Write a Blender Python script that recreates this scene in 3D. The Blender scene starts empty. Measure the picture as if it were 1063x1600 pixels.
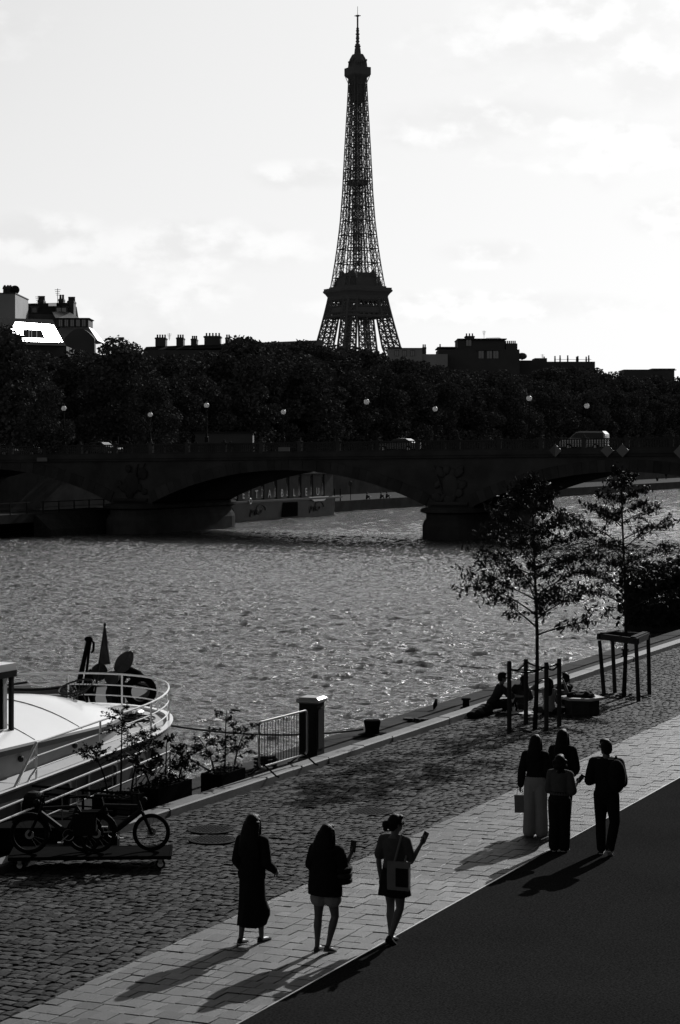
import bpy, bmesh, math, random
import numpy as np
from mathutils import Vector, Matrix

# ------------------------------------------------------------------ camera, world, sun
S = bpy.context.scene
C = S.collection
R = math.radians
YAW = R(23.6)                       # the river runs along +Y; the camera looks a little left of it
CY, SY = math.cos(YAW), math.sin(YAW)
FPX, CX0, HZ, CAMZ = 3330.0, 531.5, 700.0, 6.5

cd = bpy.data.cameras.new('camera')
cam = bpy.data.objects.new('camera', cd)
C.objects.link(cam)
cam.location = (0, 0, CAMZ)
cam.rotation_euler = (R(90), 0, YAW)
cd.sensor_fit = 'VERTICAL'
cd.sensor_height = 36
cd.sensor_width = 24
cd.lens = FPX / 1600 * 36
cd.shift_y = -100 / 1600
cd.clip_start, cd.clip_end = 0.5, 9000
S.camera = cam

SUN_EL, SUN_AZ = R(27.0), R(2.7)    # azimuth clockwise from +Y
wd = bpy.data.worlds.new('World')
S.world = wd
wd.use_nodes = True
nt = wd.node_tree
nt.nodes.clear()
N = nt.nodes.new
sky = N('ShaderNodeTexSky'); sky.sky_type = 'NISHITA'; sky.sun_disc = False
sky.sun_elevation, sky.sun_rotation = SUN_EL, SUN_AZ
sky.air_density, sky.dust_density, sky.ozone_density, sky.altitude = 1.0, 2.0, 1.0, 50
sep = N('ShaderNodeSeparateColor'); nt.links.new(sky.outputs[0], sep.inputs[0])
tc = N('ShaderNodeTexCoord')
def wnoise(scale, zs, detail, off=(0, 0, 0)):
    mp = N('ShaderNodeMapping'); mp.inputs['Scale'].default_value = (1, 1, zs); mp.inputs['Location'].default_value = off
    nt.links.new(tc.outputs['Generated'], mp.inputs[0])
    n = N('ShaderNodeTexNoise'); n.inputs['Scale'].default_value = scale; n.inputs['Detail'].default_value = detail
    n.inputs['Roughness'].default_value = .55
    nt.links.new(mp.outputs[0], n.inputs['Vector'])
    return n.outputs['Fac']
def wmath(op, a, b):
    m = N('ShaderNodeMath'); m.operation = op
    for i, v in enumerate((a, b)):
        if isinstance(v, (int, float)): m.inputs[i].default_value = v
        else: nt.links.new(v, m.inputs[i])
    return m.outputs[0]
def wramp(x, a, b, lo=0., hi=1.):
    m = N('ShaderNodeMapRange'); m.interpolation_type = 'SMOOTHSTEP'
    nt.links.new(x, m.inputs['Value'])
    for k, v in (('From Min', a), ('From Max', b), ('To Min', lo), ('To Max', hi)): m.inputs[k].default_value = v
    return m.outputs[0]
# cumulus: soft banks at real directions in the sky plus scattered ones all round, broken up by noise
def wdot(v):
    m = N('ShaderNodeVectorMath'); m.operation = 'DOT_PRODUCT'; nt.links.new(tc.outputs['Generated'], m.inputs[0]); m.inputs[1].default_value = v
    return m.outputs['Value']
da, dz_ = wdot((CY, SY, 0)), wdot((0, 0, 1))
big, fine = wnoise(9.0, 2.0, 4, (3.1, 1.7, .4)), wnoise(42.0, 1.6, 8, (1.1, .7, 2.4))
bulge = wmath('ADD', wmath('MULTIPLY', wmath('SUBTRACT', big, .5), 1.6), wmath('MULTIPLY', wmath('SUBTRACT', fine, .5), 1.7))
dens = None
for px, py, wx, wy in ((900, 40, 200, 75), (1010, 130, 70, 55), (770, 185, 190, 38), (690, 215, 120, 26), (1050, 338, 85, 38), (330, 385, 190, 48), (70, 375, 120, 45), (40, 560, 400, 14), (480, 275, 120, 26), (760, 395, 90, 26), (760, 480, 300, 30), (1500, 250, 260, 70), (-420, 200, 260, 60), (-900, 380, 300, 60), (2200, 330, 400, 70)):
    a, b_ = (px - CX0) / FPX, (HZ - py) / FPX; L_ = math.sqrt(1 + a * a + b_ * b_); a /= L_; b_ /= L_
    q = wmath('ADD', wmath('POWER', wmath('ABSOLUTE', wmath('DIVIDE', wmath('SUBTRACT', da, a), wx / FPX), 0), 2.), wmath('POWER', wmath('ABSOLUTE', wmath('DIVIDE', wmath('SUBTRACT', dz_, b_), wy / FPX), 0), 2.))
    q = wmath('SUBTRACT', 1.0, q)
    dens = q if dens is None else wmath('MAXIMUM', dens, q)
rest = wmath('MULTIPLY', wmath('SUBTRACT', wnoise(5.0, 2.4, 6, (2.2, 5.1, 1.)), .60), 12.)
dens = wmath('ADD', wmath('MAXIMUM', dens, rest), bulge)
mask = wramp(dens, -.25, 1.0)
fine2 = wnoise(42.0, 1.6, 8, (1.1, .7, 2.4 + .012 * 1.6)); big2 = wnoise(9.0, 2.0, 4, (3.1, 1.7, .4 + .012 * 2))
edge = wramp(wmath('ADD', wmath('MULTIPLY', wmath('SUBTRACT', fine, fine2), 2.4), wmath('MULTIPLY', wmath('SUBTRACT', big, big2), 4.0)), -.35, .55)
SKY_GAIN = 1.0
bw = sep.outputs[0]                                    # red-filtered black-and-white rendering of the sky
lit = wmath('ADD', 1.0, wmath('MULTIPLY', mask, wmath('SUBTRACT', wmath('MULTIPLY', edge, .15), .06)))
CAP = 8.0                                              # red filter contrast, then the film shoulder: the bright sky saturates evenly
bw = wmath('MULTIPLY', wmath('POWER', wmath('MULTIPLY', bw, 1.34 / CAP), 1.6), CAP)
sh = wmath('DIVIDE', bw, wmath('POWER', wmath('ADD', 1.0, wmath('POWER', wmath('DIVIDE', bw, CAP), 5.0)), .176))
val = wmath('MULTIPLY', sh, lit)
comb = N('ShaderNodeCombineColor')
for i in range(3): nt.links.new(val, comb.inputs[i])
bg = N('ShaderNodeBackground'); bg.inputs['Strength'].default_value = 0.10
nt.links.new(comb.outputs[0], bg.inputs['Color'])
wo = N('ShaderNodeOutputWorld'); nt.links.new(bg.outputs[0], wo.inputs[0])

sd = bpy.data.lights.new('sun', 'SUN'); sd.energy = 5.0; sd.angle = R(.5); sd.color = (1, 1, 1)
sun = bpy.data.objects.new('sun', sd); C.objects.link(sun)
sv = Vector((math.sin(SUN_AZ) * math.cos(SUN_EL), math.cos(SUN_AZ) * math.cos(SUN_EL), math.sin(SUN_EL)))
sun.rotation_euler = (-sv).to_track_quat('-Z', 'Y').to_euler()
sun.location = sv * 100

vs = S.view_settings
vs.view_transform = 'Standard'; vs.look = 'None'; vs.exposure = 0.0; vs.gamma = 1.0; vs.use_curve_mapping = False
S.cycles.use_denoising = True
S.cycles.max_bounces = 6; S.cycles.diffuse_bounces = 2; S.cycles.glossy_bounces = 3
S.cycles.caustics_reflective = False; S.cycles.caustics_refractive = False
S.cycles.sample_clamp_indirect = 4; S.cycles.sample_clamp_direct = 25

# ------------------------------------------------------------------ unprojection of measured points on known planes
def ray(px, py):
    a = (px - CX0) / FPX; b = (HZ - py) / FPX
    return Vector((a * CY - SY, a * SY + CY, b))
def atz(px, py, z=0.):
    r = ray(px, py); d = (z - CAMZ) / r.z
    return Vector((r.x * d, r.y * d, z))
def atx(px, py, x):
    r = ray(px, py); d = x / r.x
    return Vector((x, r.y * d, CAMZ + r.z * d))
def aty(px, py, y):
    r = ray(px, py); d = y / r.y
    return Vector((r.x * d, y, CAMZ + r.z * d))
def atd(px, py, d):
    r = ray(px, py)
    return Vector((r.x * d, r.y * d, CAMZ + r.z * d))
def proj(p):
    d = -p[0] * SY + p[1] * CY; c = p[0] * CY + p[1] * SY
    return CX0 + FPX * c / d, HZ - FPX * (p[2] - CAMZ) / d, d
def inframe(x, y, z, m=20):
    u, v, d = proj((x, y, z))
    return d > 1 and -m < u < 1063 + m and -m < v < 1600 + m

# ------------------------------------------------------------------ materials (monochrome, procedural)
MATS = {}
def mat(name, v, rough=.7, nscale=4., namt=.25, bump=0., bscale=None, spec=.5, metal=0., island=0., coat=0., objrand=0., emit=0., wear=0., wscale=.6, stretch=None, detail=4., bdist=.02, trans=0.):
    m = bpy.data.materials.new(name); m.use_nodes = True
    t = m.node_tree; p = t.nodes['Principled BSDF']; L = t.links.new; n = t.nodes.new
    p.inputs['Roughness'].default_value = rough
    p.inputs['Metallic'].default_value = metal
    p.inputs['Specular IOR Level'].default_value = spec
    if coat: p.inputs['Coat Weight'].default_value = coat; p.inputs['Coat Roughness'].default_value = .12
    co = n('ShaderNodeTexCoord').outputs['Object']
    if stretch:
        mp = n('ShaderNodeMapping'); mp.inputs['Scale'].default_value = stretch; L(co, mp.inputs[0]); co = mp.outputs[0]
    ns = n('ShaderNodeTexNoise'); ns.inputs['Scale'].default_value = nscale; ns.inputs['Detail'].default_value = detail
    L(co, ns.inputs['Vector'])
    def mth(op, a, b):
        k = n('ShaderNodeMath'); k.operation = op
        for i, q in enumerate((a, b)):
            if isinstance(q, (int, float)): k.inputs[i].default_value = q
            else: L(q, k.inputs[i])
        return k.outputs[0]
    x = mth('ADD', mth('MULTIPLY', mth('SUBTRACT', ns.outputs['Fac'], .5), 2.6 * namt), 1.0)
    if island:
        g = n('ShaderNodeNewGeometry')
        r = g.outputs['Random Per Island']
        if objrand:
            r = mth('FRACT', mth('ADD', r, n('ShaderNodeObjectInfo').outputs['Random']), 0)
        x = mth('MULTIPLY', x, mth('ADD', mth('MULTIPLY', r, 2 * island), 1 - island))
    elif objrand:
        x = mth('MULTIPLY', x, mth('ADD', mth('MULTIPLY', n('ShaderNodeObjectInfo').outputs['Random'], 2 * objrand), 1 - objrand))
    if wear:
        wn_ = n('ShaderNodeTexNoise'); wn_.inputs['Scale'].default_value = wscale; wn_.inputs['Detail'].default_value = 5; wn_.inputs['Roughness'].default_value = .65
        g2 = n('ShaderNodeNewGeometry'); L(g2.outputs['Position'], wn_.inputs['Vector'])
        x = mth('MULTIPLY', x, mth('ADD', mth('MULTIPLY', mth('SUBTRACT', wn_.outputs['Fac'], .5), 3 * wear), 1.0))
    v_ = mth('MAXIMUM', mth('MULTIPLY', x, v), .004)
    cc = n('ShaderNodeCombineColor')
    for i in range(3): L(v_, cc.inputs[i])
    L(cc.outputs[0], p.inputs['Base Color'])
    if bump:
        b = n('ShaderNodeBump'); b.inputs['Strength'].default_value = bump; b.inputs['Distance'].default_value = bdist
        bn = n('ShaderNodeTexNoise'); bn.inputs['Scale'].default_value = bscale or nscale * 4; bn.inputs['Detail'].default_value = 5
        L(co, bn.inputs['Vector']); L(bn.outputs['Fac'], b.inputs['Height']); L(b.outputs[0], p.inputs['Normal'])
    if trans:
        tr = n('ShaderNodeBsdfTranslucent'); L(cc.outputs[0], tr.inputs['Color'])
        mx = n('ShaderNodeMixShader'); mx.inputs[0].default_value = trans
        L(p.outputs[0], mx.inputs[1]); L(tr.outputs[0], mx.inputs[2]); L(mx.outputs[0], t.nodes['Material Output'].inputs[0])
    if emit:
        p.inputs['Emission Strength'].default_value = emit; p.inputs['Emission Color'].default_value = (1, 1, 1, 1)
    MATS[name] = m
    return m

M_sett = mat('worn granite setts', .038, .7, 9, .5, .5, 45, spec=.055, island=.62, objrand=1, wear=.4, wscale=.5)
M_slab = mat('pale stone paving', .056, .55, 9, .4, .5, 40, spec=.17, island=.4, objrand=1, wear=.25, wscale=.7)
M_kerb = mat('granite kerb', .12, .7, 8, .3, .4, 50, spec=.2, wear=.35, wscale=.9, objrand=.15)
M_grout = mat('earthy joint filling', .05, .95, 12, .4, .4, 90, spec=.1)
M_asph = mat('asphalt', .019, .95, 34, 1.1, .6, 120, spec=0, bdist=.006, wear=.22, wscale=.35, detail=8)
M_coping = mat('weathered quay coping', .04, .9, 3, .45, .6, 25, spec=.02, wear=.4, wscale=.8, objrand=.2)
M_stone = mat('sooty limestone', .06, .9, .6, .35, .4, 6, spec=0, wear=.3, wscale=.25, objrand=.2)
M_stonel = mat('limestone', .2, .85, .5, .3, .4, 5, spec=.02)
M_iron = mat('painted wrought iron', .14, .7, .2, .15, spec=.1)
M_black = mat('black painted metal', .011, .8, 8, .2, spec=0)
M_dark = mat('dark painted metal', .02, .6, 8, .25, spec=.05)
M_steel = mat('galvanised steel', .35, .35, 20, .15, metal=.85)
M_white = mat('white boat paint', .8, .28, 2, .05, coat=.3)
M_grey = mat('grey boat paint', .42, .4, 2, .12)
M_greyd = mat('dark grey boat paint', .08, .5, 2, .15, spec=.06)
M_hull = mat('dark hull paint', .03, .5, 2, .3, spec=.08)
M_glass = mat('dark window glass', .015, .06, 2, .05, spec=.8)
M_globe = mat('opal lamp glass', .8, .15, 3, .05, coat=.5, trans=.5)
M_leaf = mat('tree foliage', .085, .8, .35, .3, spec=0, island=.4, wear=.3, wscale=.12)
M_hullg = mat('grey hull side paint', .2, .5, 2, .2, spec=.03, wear=.25, wscale=1.2)
M_deck = mat('pale deck paint', .5, .6, 3, .12, spec=.2)
M_cab = mat('cabin wall paint', .26, .5, 2, .1, spec=.04, wear=.15, wscale=1.5)
M_panel = mat('dull houseboat panels', .11, .7, 1.5, .25, spec=0)
M_leafn = mat('young tree leaves', .028, .6, 2, .3, spec=.05, island=.4, trans=.03)
M_bark = mat('bark', .028, .95, 14, .4, .6, 40, spec=0)
M_wood = mat('weathered timber', .045, .8, 5, .35, .4, 60, spec=.02, stretch=(1, 1, .15))
M_zinc = mat('zinc roofing', .3, .38, 1.2, .2, metal=.5)
M_slate = mat('slate roofing', .035, .8, 1.5, .3, spec=0)
M_render = mat('pale facade', .30, .85, .25, .2, spec=.2)
M_renderd = mat('sooty facade', .07, .85, .25, .25, spec=.2)
M_rope = mat('mooring rope', .05, .95, 60, .3, spec=.1)
M_bronze = mat('dark bronze', .05, .35, 6, .3, metal=.6)
M_earth = mat('soil', .03, .95, 14, .4, .6, 60, spec=0)
M_cover = mat('worn iron cover', .016, .8, 30, .4, .4, 60, spec=.03)
M_cloth = mat('flag cloth', .05, .85, 4, .3, spec=.1)
M_skin = mat('skin', .11, .5, 6, .08)
M_hair = mat('dark hair', .008, .6, 60, .4, .5, 70, spec=.12, stretch=(1, 1, .08))
M_clblack = mat('black clothing', .014, .9, 12, .25, .3, 60, spec=.08)
M_cldark = mat('dark clothing', .03, .9, 12, .25, .3, 60, spec=.08)
M_clgrey = mat('grey clothing', .08, .9, 12, .15, .3, 60, spec=.08)
M_clpale = mat('pale clothing', .28, .9, 12, .1, .3, 60, spec=.08)
M_canvas = mat('canvas bag', .2, .9, 20, .12, .3, 90, spec=.08)
M_rubber = mat('rubber', .012, .8, 10, .2, spec=.03)
M_sole = mat('pale shoe rubber', .5, .6, 10, .1)
M_chrome = mat('polished metal', .6, .15, 10, .05, metal=1)
M_sign = mat('sign plate', .16, .5, 2, .1)
M_signd = mat('sign plate dark face', .06, .5, 2, .1)
M_carw = mat('white car paint', .35, .2, 1, .03, coat=1)
M_card = mat('dark car paint', .05, .2, 1, .05, coat=1)
M_paper = mat('pale paper', .55, .8, 4, .08)

# ------------------------------------------------------------------ mesh helpers
def np_mesh(name, V, F):
    me = bpy.data.meshes.new(name)
    V = np.asarray(V, np.float32); F = np.asarray(F, np.int32)
    nv, nf, k = len(V), len(F), F.shape[1]
    me.vertices.add(nv); me.vertices.foreach_set('co', V.ravel())
    me.loops.add(nf * k); me.loops.foreach_set('vertex_index', F.ravel())
    me.polygons.add(nf); me.polygons.foreach_set('loop_start', np.arange(0, nf * k, k, dtype=np.int32))
    me.update(calc_edges=True); me.shade_flat()
    return me
WM = {}
def wm(o):
    while o.parent is not None: o = o.parent
    return WM.get(o.name, Matrix.Identity(4))
class MB:
    def __init__(s): s.v = []; s.f = []
    def add(s, vs, fs):
        k = len(s.v); s.v += [tuple(v) for v in vs]; s.f += [tuple(i + k for i in f) for f in fs]; return s
    def box(s, c, size, rz=0., M=None):
        hx, hy, hz = size[0] / 2, size[1] / 2, size[2] / 2
        co = [Vector((x * hx, y * hy, z * hz)) for x in (-1, 1) for y in (-1, 1) for z in (-1, 1)]
        if rz: co = [Matrix.Rotation(rz, 3, 'Z') @ q for q in co]
        if M is not None: co = [M @ q for q in co]
        c = Vector(c)
        return s.add([q + c for q in co], [(0, 1, 3, 2), (4, 6, 7, 5), (0, 4, 5, 1), (2, 3, 7, 6), (0, 2, 6, 4), (1, 5, 7, 3)])
    def bb(s, lo, hi):
        return s.box([(a + b) / 2 for a, b in zip(lo, hi)], [b - a for a, b in zip(lo, hi)])
    def rings(s, rs, cap=True, close=True):
        k = len(s.v); n = len(rs[0])
        for r in rs: s.v += [tuple(p) for p in r]
        for i in range(len(rs) - 1):
            for j in range(n if close else n - 1):
                a = k + i * n + j; b = k + i * n + (j + 1) % n
                s.f.append((a, b, b + n, a + n))
        if cap:
            s.f.append(tuple(k + j for j in range(n))[::-1])
            s.f.append(tuple(k + (len(rs) - 1) * n + j for j in range(n)))
        return s
    def tube(s, pts, r, n=8, cap=True):
        pts = [Vector(p) for p in pts]
        rr = r if isinstance(r, (list, tuple)) else [r] * len(pts)
        rs = []; up = None
        for i, p in enumerate(pts):
            d = (pts[min(i + 1, len(pts) - 1)] - pts[max(i - 1, 0)])
            if d.length < 1e-9: d = Vector((0, 0, 1))
            d.normalize()
            if up is None or abs(d.dot(up)) > .98: up = Vector((0, 0, 1)) if abs(d.z) < .9 else Vector((1, 0, 0))
            u = d.cross(up).normalized(); w = u.cross(d).normalized(); up = w
            rs.append([p + (u * math.cos(2 * math.pi * j / n) + w * math.sin(2 * math.pi * j / n)) * rr[i] for j in range(n)])
        return s.rings(rs, cap)
    def bar(s, a, b, r, n=4): return s.tube([a, b], r, n)
    def cyl(s, c, r, h, n=16, r2=None):
        return s.lathe(c, [(r, 0), (r if r2 is None else r2, h)], n)
    def lathe(s, c, prof, n=16):
        c = Vector(c)
        return s.rings([[c + Vector((r * math.cos(2 * math.pi * j / n), r * math.sin(2 * math.pi * j / n), z)) for j in range(n)] for r, z in prof])
    def ell(s, c, rad, n=12, m=8, M=None):
        c = Vector(c); rs = []
        for i in range(m + 1):
            th = math.pi * (i + .001 if i == 0 else (i - .001 if i == m else i)) / m
            rs.append([])
            for j in range(n):
                p = Vector((rad[0] * math.sin(th) * math.cos(2 * math.pi * j / n), rad[1] * math.sin(th) * math.sin(2 * math.pi * j / n), -rad[2] * math.cos(th)))
                rs[-1].append(c + (M @ p if M is not None else p))
        return s.rings(rs)
    def torus(s, c, R_, r, axis='Z', n=32, m=10, M=None, sx=1.):
        k = len(s.v); c = Vector(c)
        for i in range(n):
            t = 2 * math.pi * i / n
            for j in range(m):
                q = 2 * math.pi * j / m
                p = Vector(((R_ + r * math.cos(q)) * math.cos(t) * sx, (R_ + r * math.cos(q)) * math.sin(t), r * math.sin(q)))
                if axis == 'X': p = Vector((p.z, p.x, p.y))
                elif axis == 'Y': p = Vector((p.x, p.z, p.y))
                if M is not None: p = M @ p
                s.v.append(tuple(c + p))
        for i in range(n):
            for j in range(m):
                s.f.append((k + i * m + j, k + ((i + 1) % n) * m + j, k + ((i + 1) % n) * m + (j + 1) % m, k + i * m + (j + 1) % m))
        return s
    def prism(s, poly, axis, a, b):
        """polygon of 2-D points extruded along axis from a to b; axis X: (y,z), Y: (x,z), Z: (x,y)"""
        def P(u, v, w): return {'X': (w, u, v), 'Y': (u, w, v), 'Z': (u, v, w)}[axis]
        return s.rings([[P(u, v, a) for u, v in poly], [P(u, v, b) for u, v in poly]])
    def sheet(s, x0, y0, x1, y1, z): return s.add([(x0, y0, z), (x1, y0, z), (x1, y1, z), (x0, y1, z)], [(0, 1, 2, 3)])
    def mesh(s, name, smooth=False, fix=True):
        me = bpy.data.meshes.new(name); me.from_pydata(s.v, [], s.f)
        if fix:
            b = bmesh.new(); b.from_mesh(me); bmesh.ops.recalc_face_normals(b, faces=b.faces); b.to_mesh(me); b.free()
        if smooth: me.polygons.foreach_set('use_smooth', [True] * len(me.polygons))
        return me
    def build(s, name, m, parent=None, smooth=False, w=False, label=None, kind=None, fix=True):
        if w and parent is not None:
            I = wm(parent).inverted(); s.v = [tuple(I @ Vector(q)) for q in s.v]
        return put(name, s.mesh(name, smooth, fix), m, parent, label, kind)
def put(name, me, m, parent=None, label=None, kind=None):
    if m is not None and not me.materials: me.materials.append(m)
    o = bpy.data.objects.new(name, me); C.objects.link(o)
    if parent is not None: o.parent = parent
    if label: o['label'] = label
    if kind: o['kind'] = kind
    return o
def tag(o, label=None, cat=None, group=None, kind=None):
    for k, v in (('label', label), ('category', cat), ('group', group), ('kind', kind)):
        if v: o[k] = v
    return o
def thing(name, label, cat, loc=(0, 0, 0), rz=0., group=None):
    o = bpy.data.objects.new(name, None); C.objects.link(o)
    o.empty_display_size = .2; o.location = loc; o.rotation_euler = (0, 0, rz)
    WM[o.name] = Matrix.Translation(Vector(loc)) @ Matrix.Rotation(rz, 4, 'Z')
    return tag(o, label, cat, group)
def solo(name, mb, m, label, cat, loc, group=None, smooth=False, kind=None):
    """one mesh that is a thing on its own, given in world coordinates, origin at its base"""
    loc = Vector(loc); mb.v = [tuple(Vector(q) - loc) for q in mb.v]
    o = mb.build(name, m, None, smooth); o.location = loc
    return tag(o, label, cat, group, kind)
def kids(o): return [c for c in o.children]
def copy_tree(root, loc, rz, label=None, scale=None):
    r = root.copy(); C.objects.link(r); r.location = loc; r.rotation_euler = (0, 0, rz)
    if scale: r.scale = scale
    if label: r['label'] = label
    for ch in kids(root):
        c = ch.copy(); C.objects.link(c); c.parent = r
        for g in kids(ch):
            d = g.copy(); C.objects.link(d); d.parent = c
    return r
rng = random.Random(7)
U = rng.uniform
# ------------------------------------------------------------------ the ground, quay and river
WATER, BANKX, LEFTX = -2.2, -19.4, -117.0
KERBX, PAVX, ASPX = -17.8, -13.2, -10.7

mb = MB(); mb.sheet(-4000, -200, LEFTX - 16, 6000, 5.3)
mb.sheet(7.6, -200, 3000, 6000, 5.3)
mb.sheet(-4000, 1100, 3000, 6000, 5.296)
mb.build('terrain', M_earth, kind='structure')
mb = MB(); mb.bb((LEFTX - 16, -100, -6), (LEFTX, 1100, -.8))
mb.build('lower_quay', M_coping, kind='structure')
mb = MB(); mb.bb((-118, 0, -6.4), (-15, 1100, -6))
mb.build('riverbed', M_earth, kind='structure')

# river: real waves on a grid that follows the view, finer ripples in the material
def wave_h(X, Y):
    r = np.random.RandomState(3); h = np.zeros_like(X)
    for lam, amp, n in ((4.2, .03, 5), (2.3, .024, 7), (1.25, .023, 9), (.75, .032, 11), (.45, .024, 12)):
        for _ in range(n):
            th = math.radians(90 + r.uniform(-65, 65)); l = lam * r.uniform(.75, 1.3); k = 2 * math.pi / l
            ph = k * (X * math.cos(th) + Y * math.sin(th)) + r.uniform(0, 6.28) + .9 * np.sin(X * r.uniform(.1, .35) + Y * r.uniform(.1, .3) + r.uniform(0, 6))
            s_ = .5 + .5 * np.sin(ph)
            env = .55 + .45 * np.sin(X * r.uniform(.05, .2) + Y * r.uniform(.03, .15) + r.uniform(0, 6))
            h += amp / math.sqrt(n) * 1.5 * env * (2 * s_ ** 1.7 - .9)
    return h
ny, nx = 980, 560
ts = np.linspace(0, 1, ny); ys = 33 * (205 / 33) ** ts
xs = LEFTX + (BANKX - LEFTX) * (np.linspace(0, 1, nx) ** .8)
X, Y = np.meshgrid(xs, ys)
Z = WATER + wave_h(X, Y)
V = np.stack([X, Y, Z], -1).reshape(-1, 3)
ii = (np.arange(ny - 1)[:, None] * nx + np.arange(nx - 1)[None]).ravel()
F = np.stack([ii, ii + 1, ii + nx + 1, ii + nx], 1)
k0 = len(V)
far = []
ys2 = np.concatenate([205 * (1100 / 205) ** np.linspace(0, 1, 420)])
xs2 = np.linspace(LEFTX, BANKX, 200)
X2, Y2 = np.meshgrid(xs2, ys2)
V2 = np.stack([X2, Y2, WATER + wave_h(X2, Y2) * np.clip((1100 - Y2) / 900, 0, 1)], -1).reshape(-1, 3)
i2 = (np.arange(419)[:, None] * 200 + np.arange(199)[None]).ravel() + k0
F2 = np.stack([i2, i2 + 1, i2 + 201, i2 + 200], 1)
V3 = np.array([(LEFTX, -150, WATER), (BANKX, -150, WATER), (BANKX, 33.0, WATER), (LEFTX, 33.0, WATER)])
F3 = np.array([[0, 1, 2, 3]]) + k0 + len(V2)
me = np_mesh('river', np.vstack([V, V2, V3]), np.vstack([F, F2, F3]))
me.polygons.foreach_set('use_smooth', [True] * len(me.polygons))
m = bpy.data.materials.new('river water'); m.use_nodes = True; t = m.node_tree; p = t.nodes['Principled BSDF']
p.inputs['Base Color'].default_value = (.03, .03, .03, 1); p.inputs['Roughness'].default_value = .09; p.inputs['IOR'].default_value = 1.75
co = t.nodes.new('ShaderNodeTexCoord').outputs['Object']
def wn(scale, sx, sy):
    mp = t.nodes.new('ShaderNodeMapping'); mp.inputs['Scale'].default_value = (sx, sy, 1); t.links.new(co, mp.inputs[0])
    q = t.nodes.new('ShaderNodeTexNoise'); q.inputs['Scale'].default_value = scale; q.inputs['Detail'].default_value = 6; q.inputs['Roughness'].default_value = .6
    t.links.new(mp.outputs[0], q.inputs['Vector']); return q.outputs['Fac']
b1 = t.nodes.new('ShaderNodeBump'); b1.inputs['Strength'].default_value = 1.; b1.inputs['Distance'].default_value = .46
pw = t.nodes.new('ShaderNodeMath'); pw.operation = 'POWER'; pw.inputs[1].default_value = 3.0
t.links.new(wn(4.0, .8, 1.2), pw.inputs[0]); t.links.new(pw.outputs[0], b1.inputs['Height'])
b2 = t.nodes.new('ShaderNodeBump'); b2.inputs['Strength'].default_value = 1.; b2.inputs['Distance'].default_value = .3
t.links.new(wn(.35, .7, 1.3), b2.inputs['Height']); t.links.new(b1.outputs[0], b2.inputs['Normal'])
t.links.new(b2.outputs[0], p.inputs['Normal'])
put('river', me, m, kind='structure')

# right-bank quay: base sheets, asphalt, wall to the water
mb = MB(); mb.bb((BANKX + .012, -150, -6), (40, 1100, -.06))
mb.build('ground', M_grout, kind='structure')
mb = MB(); mb.sheet(ASPX + .03, -150, 40, 1100, -.004)
mb.build('asphalt_path', M_asph, kind='structure')
mb = MB(); mb.bb((ASPX - .0, -20, -.05), (ASPX + .026, 220, .006))
solo('edging_strip', mb, M_steel, 'thin pale metal strip between the asphalt and the paving slabs', 'edging', (ASPX, 30, -.05))

# quay edge: blocks of coping between kerb and water, then the masonry face below
qw = MB(); qw.bb((BANKX - .0, -150, -6), (BANKX + .01, 1100, -.34))
qw.build('quay_wall', M_coping, kind='structure')
qe = MB(); qe.bb((BANKX + .014, -150, -.3), (KERBX - .35, 1100, -.045))
quay_edge = qe.build('quay_edge', M_coping, kind='structure')
y = 16.
while y < 76:
    L = U(1.1, 1.9)
    b = MB(); b.bb((BANKX - .06, y + .006, -.335), (BANKX + .52, y + L - .006, U(-.02, .0)))
    b.build('coping_stone', M_coping, quay_edge)
    y += L
b = MB(); b.bb((BANKX - .06, 76, -.335), (BANKX + .52, 1090, -.01)); b.build('coping_run', M_coping, quay_edge)

# kerb: long granite pieces, a real step
kerb = MB().bb((KERBX - .34, -150, -.3), (KERBX, 16, .13)).bb((KERBX - .34, 80, -.3), (KERBX, 1090, .13)).build('kerb', M_kerb, kind='structure')
y = 16.
while y < 80:
    L = min(U(1.6, 2.9), 80 - y)
    x0, x1, z = KERBX - .34 + U(-.008, .008), KERBX + U(-.012, .012), .13 + U(-.012, .012)
    b = MB(); e = .025
    b.rings([[(x0, y + .008, -.2), (x1, y + .008, -.2), (x1, y + L - .008, -.2), (x0, y + L - .008, -.2)],
             [(x0, y + .008, z - e), (x1, y + .008, z - e), (x1, y + L - .008, z - e), (x0, y + L - .008, z - e)],
             [(x0 + e, y + .008 + e * .6, z), (x1 - e, y + .008 + e * .6, z), (x1 - e, y + L - .008 - e * .6, z), (x0 + e, y + L - .008 - e * .6, z)]])
    b.build('kerb_stone', M_kerb, kerb)
    y += L

# templates: a domed sett and a flat slab with an eased edge
sett_t = []
for j in range(3):
    for i in range(3):
        u, v = i / 2 - .5, j / 2 - .5
        sett_t.append((u * .92, v * .92, .008 - .022 * (u * u + v * v)))
ringi = [0, 1, 2, 5, 8, 7, 6, 3]
for q in ringi: sett_t.append((sett_t[q][0] * 1.06, sett_t[q][1] * 1.06, -.05))
sett_f = [(0, 1, 4, 3), (1, 2, 5, 4), (3, 4, 7, 6), (4, 5, 8, 7)] + [(ringi[k], 9 + k, 9 + (k + 1) % 8, ringi[(k + 1) % 8]) for k in range(8)]
sett_t = np.array(sett_t); sett_f = np.array(sett_f)
slab_t = np.array([(-.5, -.5, -.001), (.5, -.5, -.001), (.5, .5, -.001), (-.5, .5, -.001)] + [(-.482, -.486, .004), (.482, -.486, .004), (.482, .486, .004), (-.482, .486, .004)] + [(-.5, -.5, -.05), (.5, -.5, -.05), (.5, .5, -.05), (-.5, .5, -.05)])
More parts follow.
